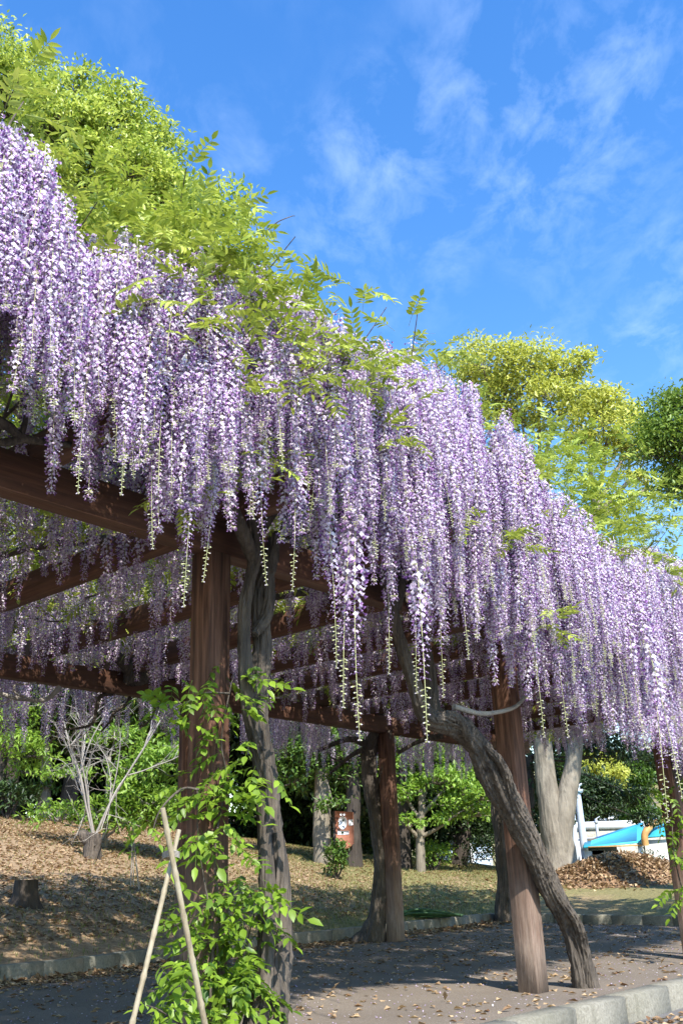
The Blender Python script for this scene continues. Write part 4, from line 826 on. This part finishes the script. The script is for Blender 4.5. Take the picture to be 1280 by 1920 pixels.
# ================================================================== VILLAGE BEYOND
M['teal'] = simple('teal_sheet_roof', (.06, .50, .62), .45, .05, 3, bmp=0); M['cream'] = simple('cream_wall', (.62, .60, .54), .85, .08, 3, bmp=.05); M['wwall'] = simple('white_wall', (.72, .73, .74), .8, .06, 2, bmp=.05); M['bluewall'] = simple('pale_blue_siding', (.44, .56, .72), .6, .05, 3, bmp=0)
M['tile'] = simple('grey_brown_roof_tiles', (.20, .17, .16), .8, .2, 12); M['orange'] = simple('orange_flashing', (.52, .28, .09), .6, .1, 8, bmp=0); M['darkwall'] = simple('dark_shed_wall', (.13, .12, .10), .85, .2, 5); M['glass'] = simple('dark_window_glass', (.05, .06, .07), .15, .05, 2, bmp=0); M['pole'] = simple('pale_grey_concrete_pole', (.52, .56, .62), .7, .08, 4, bmp=0); M['stonewall'] = simple('stone_retaining_wall', (.42, .39, .31), .9, .3, 5, bmp=.3); M['silver'] = simple('galvanised_steel', (.6, .62, .65), .4, .08, 6, .6, 0)
def slab(root, name, mat, quad, thick=(0, 0, -.06)):
    Vv = np.vstack([np.array(quad), np.array(quad)+np.array(thick)]); m_ = MB(); m_.add(Vv, np.array([[0, 1, 2, 3], [7, 6, 5, 4], [0, 4, 5, 1], [1, 5, 6, 2], [2, 6, 7, 3], [3, 7, 4, 0]])); return m_.build(name, M[mat], root)
def bx_(root, name, mat, x0, x1, y0, y1, z0, z1): return MB().box([(x0+x1)/2, (y0+y1)/2, (z0+z1)/2], abs(x1-x0)/2, abs(y1-y0)/2, abs(z1-z0)/2).build(name, M[mat], root)
# shed with the teal roof
Y0 = 42.; A_ = at_y(1093, 1588, Y0); E_ = at_y(1206, 1580, Y0); F_ = at_y(1300, 1574, Y0); T1 = at_y(1240, 1560, Y0+2.5); T2 = at_y(1216, 1556, Y0+4); zg = lawn_z(E_[0], Y0)-.3
sh = tag(empty('shed', (E_[0], Y0, zg)), 'open shed with flat teal sheet roof behind the leaf pile', 'shed')
ze = E_[2]
slab(sh, 'roof', 'teal', [[A_[0], Y0, A_[2]], [E_[0], Y0, ze+.06], [E_[0]*1.119+.1, Y0+5, ze+1.05], [A_[0]*1.119+.1, Y0+5, A_[2]+.4]][::-1])
slab(sh, 'roof', 'teal', [[E_[0]+.12, Y0-.2, ze+.22], [F_[0], Y0-.2, ze+.32], [F_[0]*1.095, Y0+4, ze+1.3], [E_[0]*1.095+.3, Y0+4, ze+1.2]][::-1])
m_ = MB(); m_.tube(catmull([[E_[0]-.02, Y0-.25, ze-.12], [E_[0], Y0-.25, ze+.28], [E_[0]+.25, Y0-.1, ze+.55], [E_[0]+.9, Y0+1, ze+.8], [F_[0], Y0+1.5, ze+1.25]], 4), .14, 8, 0, 0); m_.build('gutter_pipe', M['orange'], sh, True)
bx_(sh, 'wall', 'cream', E_[0]+.02, F_[0], Y0, Y0+.2, zg, ze+.1); bx_(sh, 'wall', 'darkwall', A_[0]+.9, E_[0]-2.1, Y0+.3, Y0+.5, zg, A_[2]-.1); bx_(sh, 'back_wall', 'darkwall', A_[0]+.9, E_[0], Y0+4.4, Y0+4.6, zg, ze+.4)
bx_(sh, 'beam', 'stonewall', E_[0]-2.1, E_[0]-.1, Y0+.6, Y0+.7, ze-.75, ze-.5); bx_(sh, 'post', 'wwall', E_[0]-.22, E_[0]-.06, Y0+.05, Y0+.2, zg, ze); bx_(sh, 'eave_board', 'orange', E_[0]-2.3, E_[0]-.05, Y0-.03, Y0+.02, ze-.12, ze-.07); bx_(sh, 'gutter', 'pole', A_[0]+.8, E_[0]-2.1, Y0-.02, Y0+.08, A_[2]-.42, A_[2]-.34)
bx_(sh, 'side_wall', 'wwall', A_[0]+.05, A_[0]+.88, Y0+.3, Y0+.45, zg, A_[2]-.15)
# pale blue building seen below the trees
b0, b1 = at_y(815, 1640, 46), at_y(925, 1640, 46); zt = at_y(880, 1572, 46)[2]; zg = lawn_z(b0[0], 46)-.4
bb = tag(empty('building', (b0[0], 46, zg)), 'low pale blue sided building glimpsed below the dark evergreen', 'building')
bx_(bb, 'wall', 'bluewall', b0[0], b1[0], 46, 50, zg, zt); bx_(bb, 'roof', 'tile', b0[0]-.2, b1[0]+.2, 45.7, 50.3, zt, zt+.14); bx_(bb, 'downpipe', 'wwall', at_y(882, 1600, 45.9)[0], at_y(887, 1600, 45.9)[0], 45.85, 46, zg, zt)
for k in range(5):
    zz = zt-.35-k*.28; bx_(bb, 'siding_joint', 'wwall', b0[0], b1[0], 45.975, 46.0, zz, zz+.05)
b0, b1 = at_y(500, 1640, 50), at_y(600, 1640, 50); zt = at_y(540, 1535, 50)[2]; zg = lawn_z(b0[0], 50)-.4
b2 = tag(empty('building', (b0[0], 50, zg)), 'pale grey building half hidden by leaves left of the sign', 'building')
bx_(b2, 'wall', 'wwall', b0[0], b1[0], 50, 55, zg, zt); bx_(b2, 'roof', 'tile', b0[0]-.3, b1[0]+.3, 49.7, 55.3, zt, zt+.2)
for k in range(3):
    x = b0[0]+.3+k*.95; f_ = bx_(b2, 'window', 'pole', x, x+.7, 49.93, 50, zt-1.4, zt-.5); g_ = bx_(b2, 'pane', 'glass', x+.06, x+.64, 49.91, 49.93, zt-1.34, zt-.56)
    g_.parent = f_; g_.location = (0, 0, 0)
# white wall, poles, houses on the slope behind
w0, w1 = at_y(1060, 1640, 62), at_y(1190, 1640, 62); zt = at_y(1120, 1555, 62)[2]
wl = tag(empty('retaining_wall', (w0[0], 62, lawn_z(w0[0], 62))), 'pale stone retaining wall with white rail above the teal roof', 'wall')
bx_(wl, 'wall', 'stonewall', w0[0]-2, w1[0]+3, 62, 63, lawn_z(w0[0], 62)-1, zt); bx_(wl, 'coping', 'wwall', w0[0]-2.05, w1[0]+3.05, 61.9, 63.1, zt, zt+.45)
lw = tag(empty('low_wall', at_y(1100, 1580, 55)), 'long white low wall behind the poles and teal roof', 'wall'); z1 = at_y(1100, 1574, 55)[2]
bx_(lw, 'wall', 'wwall', at_y(1060, 1580, 55)[0]-3, at_y(1140, 1580, 55)[0], 55, 55.3, lawn_z(7, 55)-1, z1); bx_(lw, 'coping', 'pole', at_y(1060, 1580, 55)[0]-3.05, at_y(1140, 1580, 55)[0]+.05, 54.95, 55.35, z1, z1+.08)
def upole(label, x0, y0, x1, y1, Y, r):
    t = at_y(x0, y0, Y); b = at_y(x1, y1, Y); b[2] = lawn_z(b[0], Y)-.3; root = tag(empty('utility_pole', b), label, 'pole', 'pale poles behind the forked tree'); m_ = MB(); m_.tube([b, (b+t)/2, t], [r*1.2, r*1.05, r*.85], 10); m_.build('shaft', M['pole'], root, True)
    MB().box(t-[0, 0, .2], r*1.3, r*1.3, .07).build('band', M['silver'], root); MB().tube([t-[0, 0, .02], t+[.25, 0, .12]], [r*.35, r*.3], 6).build('bracket', M['silver'], root)
upole('thick pale leaning utility pole behind the forked tree', 1080, 1475, 1094, 1580, 46, .17); upole('slim pale pole right behind the forked trunk', 1069, 1500, 1076, 1600, 44, .10); upole('thin pale pole between the forked trunk and the thick pole', 1073, 1505, 1081, 1600, 44.5, .06)
upole('short pale pole standing before the stone retaining wall', 1116, 1535, 1119, 1570, 60, .09)
def house(label, px0, px1, pyt, pyb, Y, wall, roofc, gable=True, nwin=2, hip=.5):
    a, c = at_y(px0, pyb, Y), at_y(px1, pyb, Y); zt = at_y((px0+px1)/2, pyt, Y)[2]; zb = min(lawn_z(a[0], Y), a[2])-1.5; x0, x1 = a[0], c[0]; dp = 6
    r = tag(empty('house', (x0, Y, zb)), label, 'house', 'houses on the far slope'); bx_(r, 'wall', wall, x0, x1, Y, Y+dp, zb, zt)
    ov = .5; h = (x1-x0)*.22; m_ = MB(); hx = (x1-x0)*hip*.5
    Vv = np.array([[x0-ov, Y-ov, zt], [x1+ov, Y-ov, zt], [x1+ov, Y+dp+ov, zt], [x0-ov, Y+dp+ov, zt], [x0+hx, Y+dp/2, zt+h], [x1-hx, Y+dp/2, zt+h]])
    m_.add(Vv, [np.array([[0, 1, 5, 4], [2, 3, 4, 5]]), np.array([[1, 2, 5], [3, 0, 4]]), np.array([[3, 2, 1, 0]])]); m_.build('roof', M[roofc], r)
    for k in range(nwin):
        w = (x1-x0)/nwin; xx = x0+w*(k+.25); f_ = bx_(r, 'window', 'silver', xx, xx+w*.5, Y-.06, Y, zt-1.9, zt-.7); g_ = bx_(r, 'pane', 'glass', xx+.08, xx+w*.5-.08, Y-.09, Y-.06, zt-1.82, zt-.78); g_.parent = f_; g_.location = (0, 0, 0)
    return r
house('house with a broad grey-brown tiled roof just above the teal roof', 1178, 1240, 1560, 1578, 66, 'cream', 'tile', True, 3, .9)
house('white house with a pale rounded roof in the middle of the far slope', 1140, 1172, 1520, 1548, 105, 'wwall', 'wwall', True, 2, .7)
house('white low house beside the dark pine on the far slope', 1080, 1104, 1534, 1552, 90, 'wwall', 'pole', True, 2, .3)
house('grey-blue house partly hidden at the top of the far slope', 1196, 1232, 1506, 1530, 100, 'wwall', 'tile', True, 2, .3)
house('cream house with an orange band below the pine', 1106, 1140, 1532, 1548, 110, 'cream', 'orange', True, 2, .3)
def far_tree(label, x, y, Y, R, mat, n, leaf, seed, yb=None):
    c = at_y(x, y, Y); b = c.copy(); b[2] = lawn_z(b[0], Y)-.2; g = np.random.default_rng(seed)
    return tree('hillside_tree', label, 'tree', [([b, (b+c)/2, c], [.3, .25, .12])], blob_lobes(c, np.array(R)*.6, n, R[0]*.42, 26, g, -.8), mat, 'bark_dark', leaf, 20, 'trees on the far slope', seed=seed)
far_tree('dark spreading pine on the far slope behind the thick pole', 1105, 1500, 75, (2.6, 1.6, 2.4), 'dark', 18, (.34, .14), 41)
far_tree('olive round tree right of the white house on the far slope', 1185, 1522, 92, (2.0, 1.6, 2.6), 'green', 14, (.34, .16), 42)
far_tree('leafy green tree high on the far slope', 1165, 1462, 150, (5, 3, 4), 'green', 18, (.7, .3), 43)
far_tree('yellowish tree high on the far slope above the pine', 1120, 1462, 140, (4.5, 3, 4), 'olive', 16, (.6, .28), 44)
far_tree('deep green tree at the ridge of the far slope', 1210, 1450, 160, (5, 3, 4), 'dark', 16, (.7, .3), 45)
far_tree('small bushy tree beside the tiled roof', 1228, 1540, 70, (1.2, 1, 1.6), 'green', 10, (.26, .12), 46)
far_tree('green tree on the ridge right of the tall pale pole', 1080, 1450, 150, (4.5, 3, 4), 'green', 16, (.6, .28), 47)

# ================================================================== LEAF LITTER AND GRASS
g = np.random.default_rng(55)
def litter(name, P_, ln, wd, label, mat, cat, flat=.35, tint=None):
    k = len(P_); Vv, Ff = leaf_geo(P_, rand_dirs(k, g)*[1, 1, .22], rand_dirs(k, g)*flat+[0, 0, 1], ln*g.uniform(.6, 1.3, k), wd*g.uniform(.7, 1.2, k)); o = bpy.data.objects.new(name, mesh_np(name, Vv, Ff, np.repeat(g.random(k) if tint is None else tint, 4), False, [M[mat]])); col.objects.link(o); tag(o, label, cat, kind='stuff'); return o
n = 60000; u = g.uniform(2, UE+7, n); s = g.uniform(.08, 1, n)**1.3*17; Pn = np.outer(u, UA)+np.outer(np.interp(u, _ku, _kv)+s, VA); x_, y_ = Pn[:, 0], Pn[:, 1]
keep = (np.abs(x_/y_) < .42) & (g.random(n) < np.interp(x_, [-6, -1, 4], [1.0, .5, .28])); Pn = Pn[keep]; Pn[:, 2] = lawn_z(Pn[:, 0], Pn[:, 1])+.012
litter('leaf_litter', Pn, .085, .05, 'dry brown leaves strewn thickly over the lawn slope', 'litter', 'dry leaves')
n = 15000; u = g.uniform(1.5, UE, n); f_ = g.random(n); v = 4.5+f_*(np.interp(u, _ku, _kv)-.1-4.5)
edge = g.random(n) < .42; v = np.where(edge, np.interp(u, _ku, _kv)-.1-np.abs(g.normal(0, .35, n)), v); keep = (g.random(n) < np.where(edge, 1, .28)) & (v > 4.5); u, v = u[keep], v[keep]
Pn = np.outer(u, UA)+np.outer(v, VA); Pn[:, 2] = floor_z(v)+.012*np.sin(u*1.7+v)*np.sin(v*2.1)+.006; litter('leaf_litter', Pn, .085, .05, 'dry leaves lying on the gravel under the pergola', 'litter', 'dry leaves', .25)
n = 700; u = 7+g.random(n)**.8*7; v = 4.15-np.abs(g.normal(0, .3, n)); Pn = np.outer(u, UA)+np.outer(v, VA); Pn[:, 2] = -.19; litter('leaf_litter', Pn, .075, .045, 'dry leaves gathered on the path below the near kerb', 'litter', 'dry leaves', .3)
n = 3500; u = g.uniform(2, UE, n); v = g.uniform(4.3, 10.5, n); Pn = np.outer(u, UA)+np.outer(v, VA); Pn[:, 2] = floor_z(v)+.012*np.sin(u*1.7+v)*np.sin(v*2.1)+.005; keep = v > 4.5; litter('fallen_petals', Pn[keep], .02, .016, 'fallen lilac petals dotted over the gravel', 'petal', 'petals', .2)
n = 42000; u = g.uniform(6, UE+7, n); s = .08+g.random(n)*12; Pn = np.outer(u, UA)+np.outer(np.interp(u, _ku, _kv)+s, VA); keep = (np.abs(Pn[:, 0]/Pn[:, 1]) < .4) & (g.random(n) < np.interp(Pn[:, 0], [-6, 0], [.15, 1])); Pn = Pn[keep]; Pn[:, 2] = lawn_z(Pn[:, 0], Pn[:, 1])-.005
k = len(Pn); Vv, Ff = leaf_geo(Pn, rand_dirs(k, g)*.5+[0, 0, 1], rand_dirs(k, g), .07, .012); o = bpy.data.objects.new('grass', mesh_np('grass', Vv, Ff, np.repeat(g.random(k), 4), False, [M['grassblade']])); col.objects.link(o); tag(o, 'short dry grass growing on the lawn', 'grass', kind='stuff')
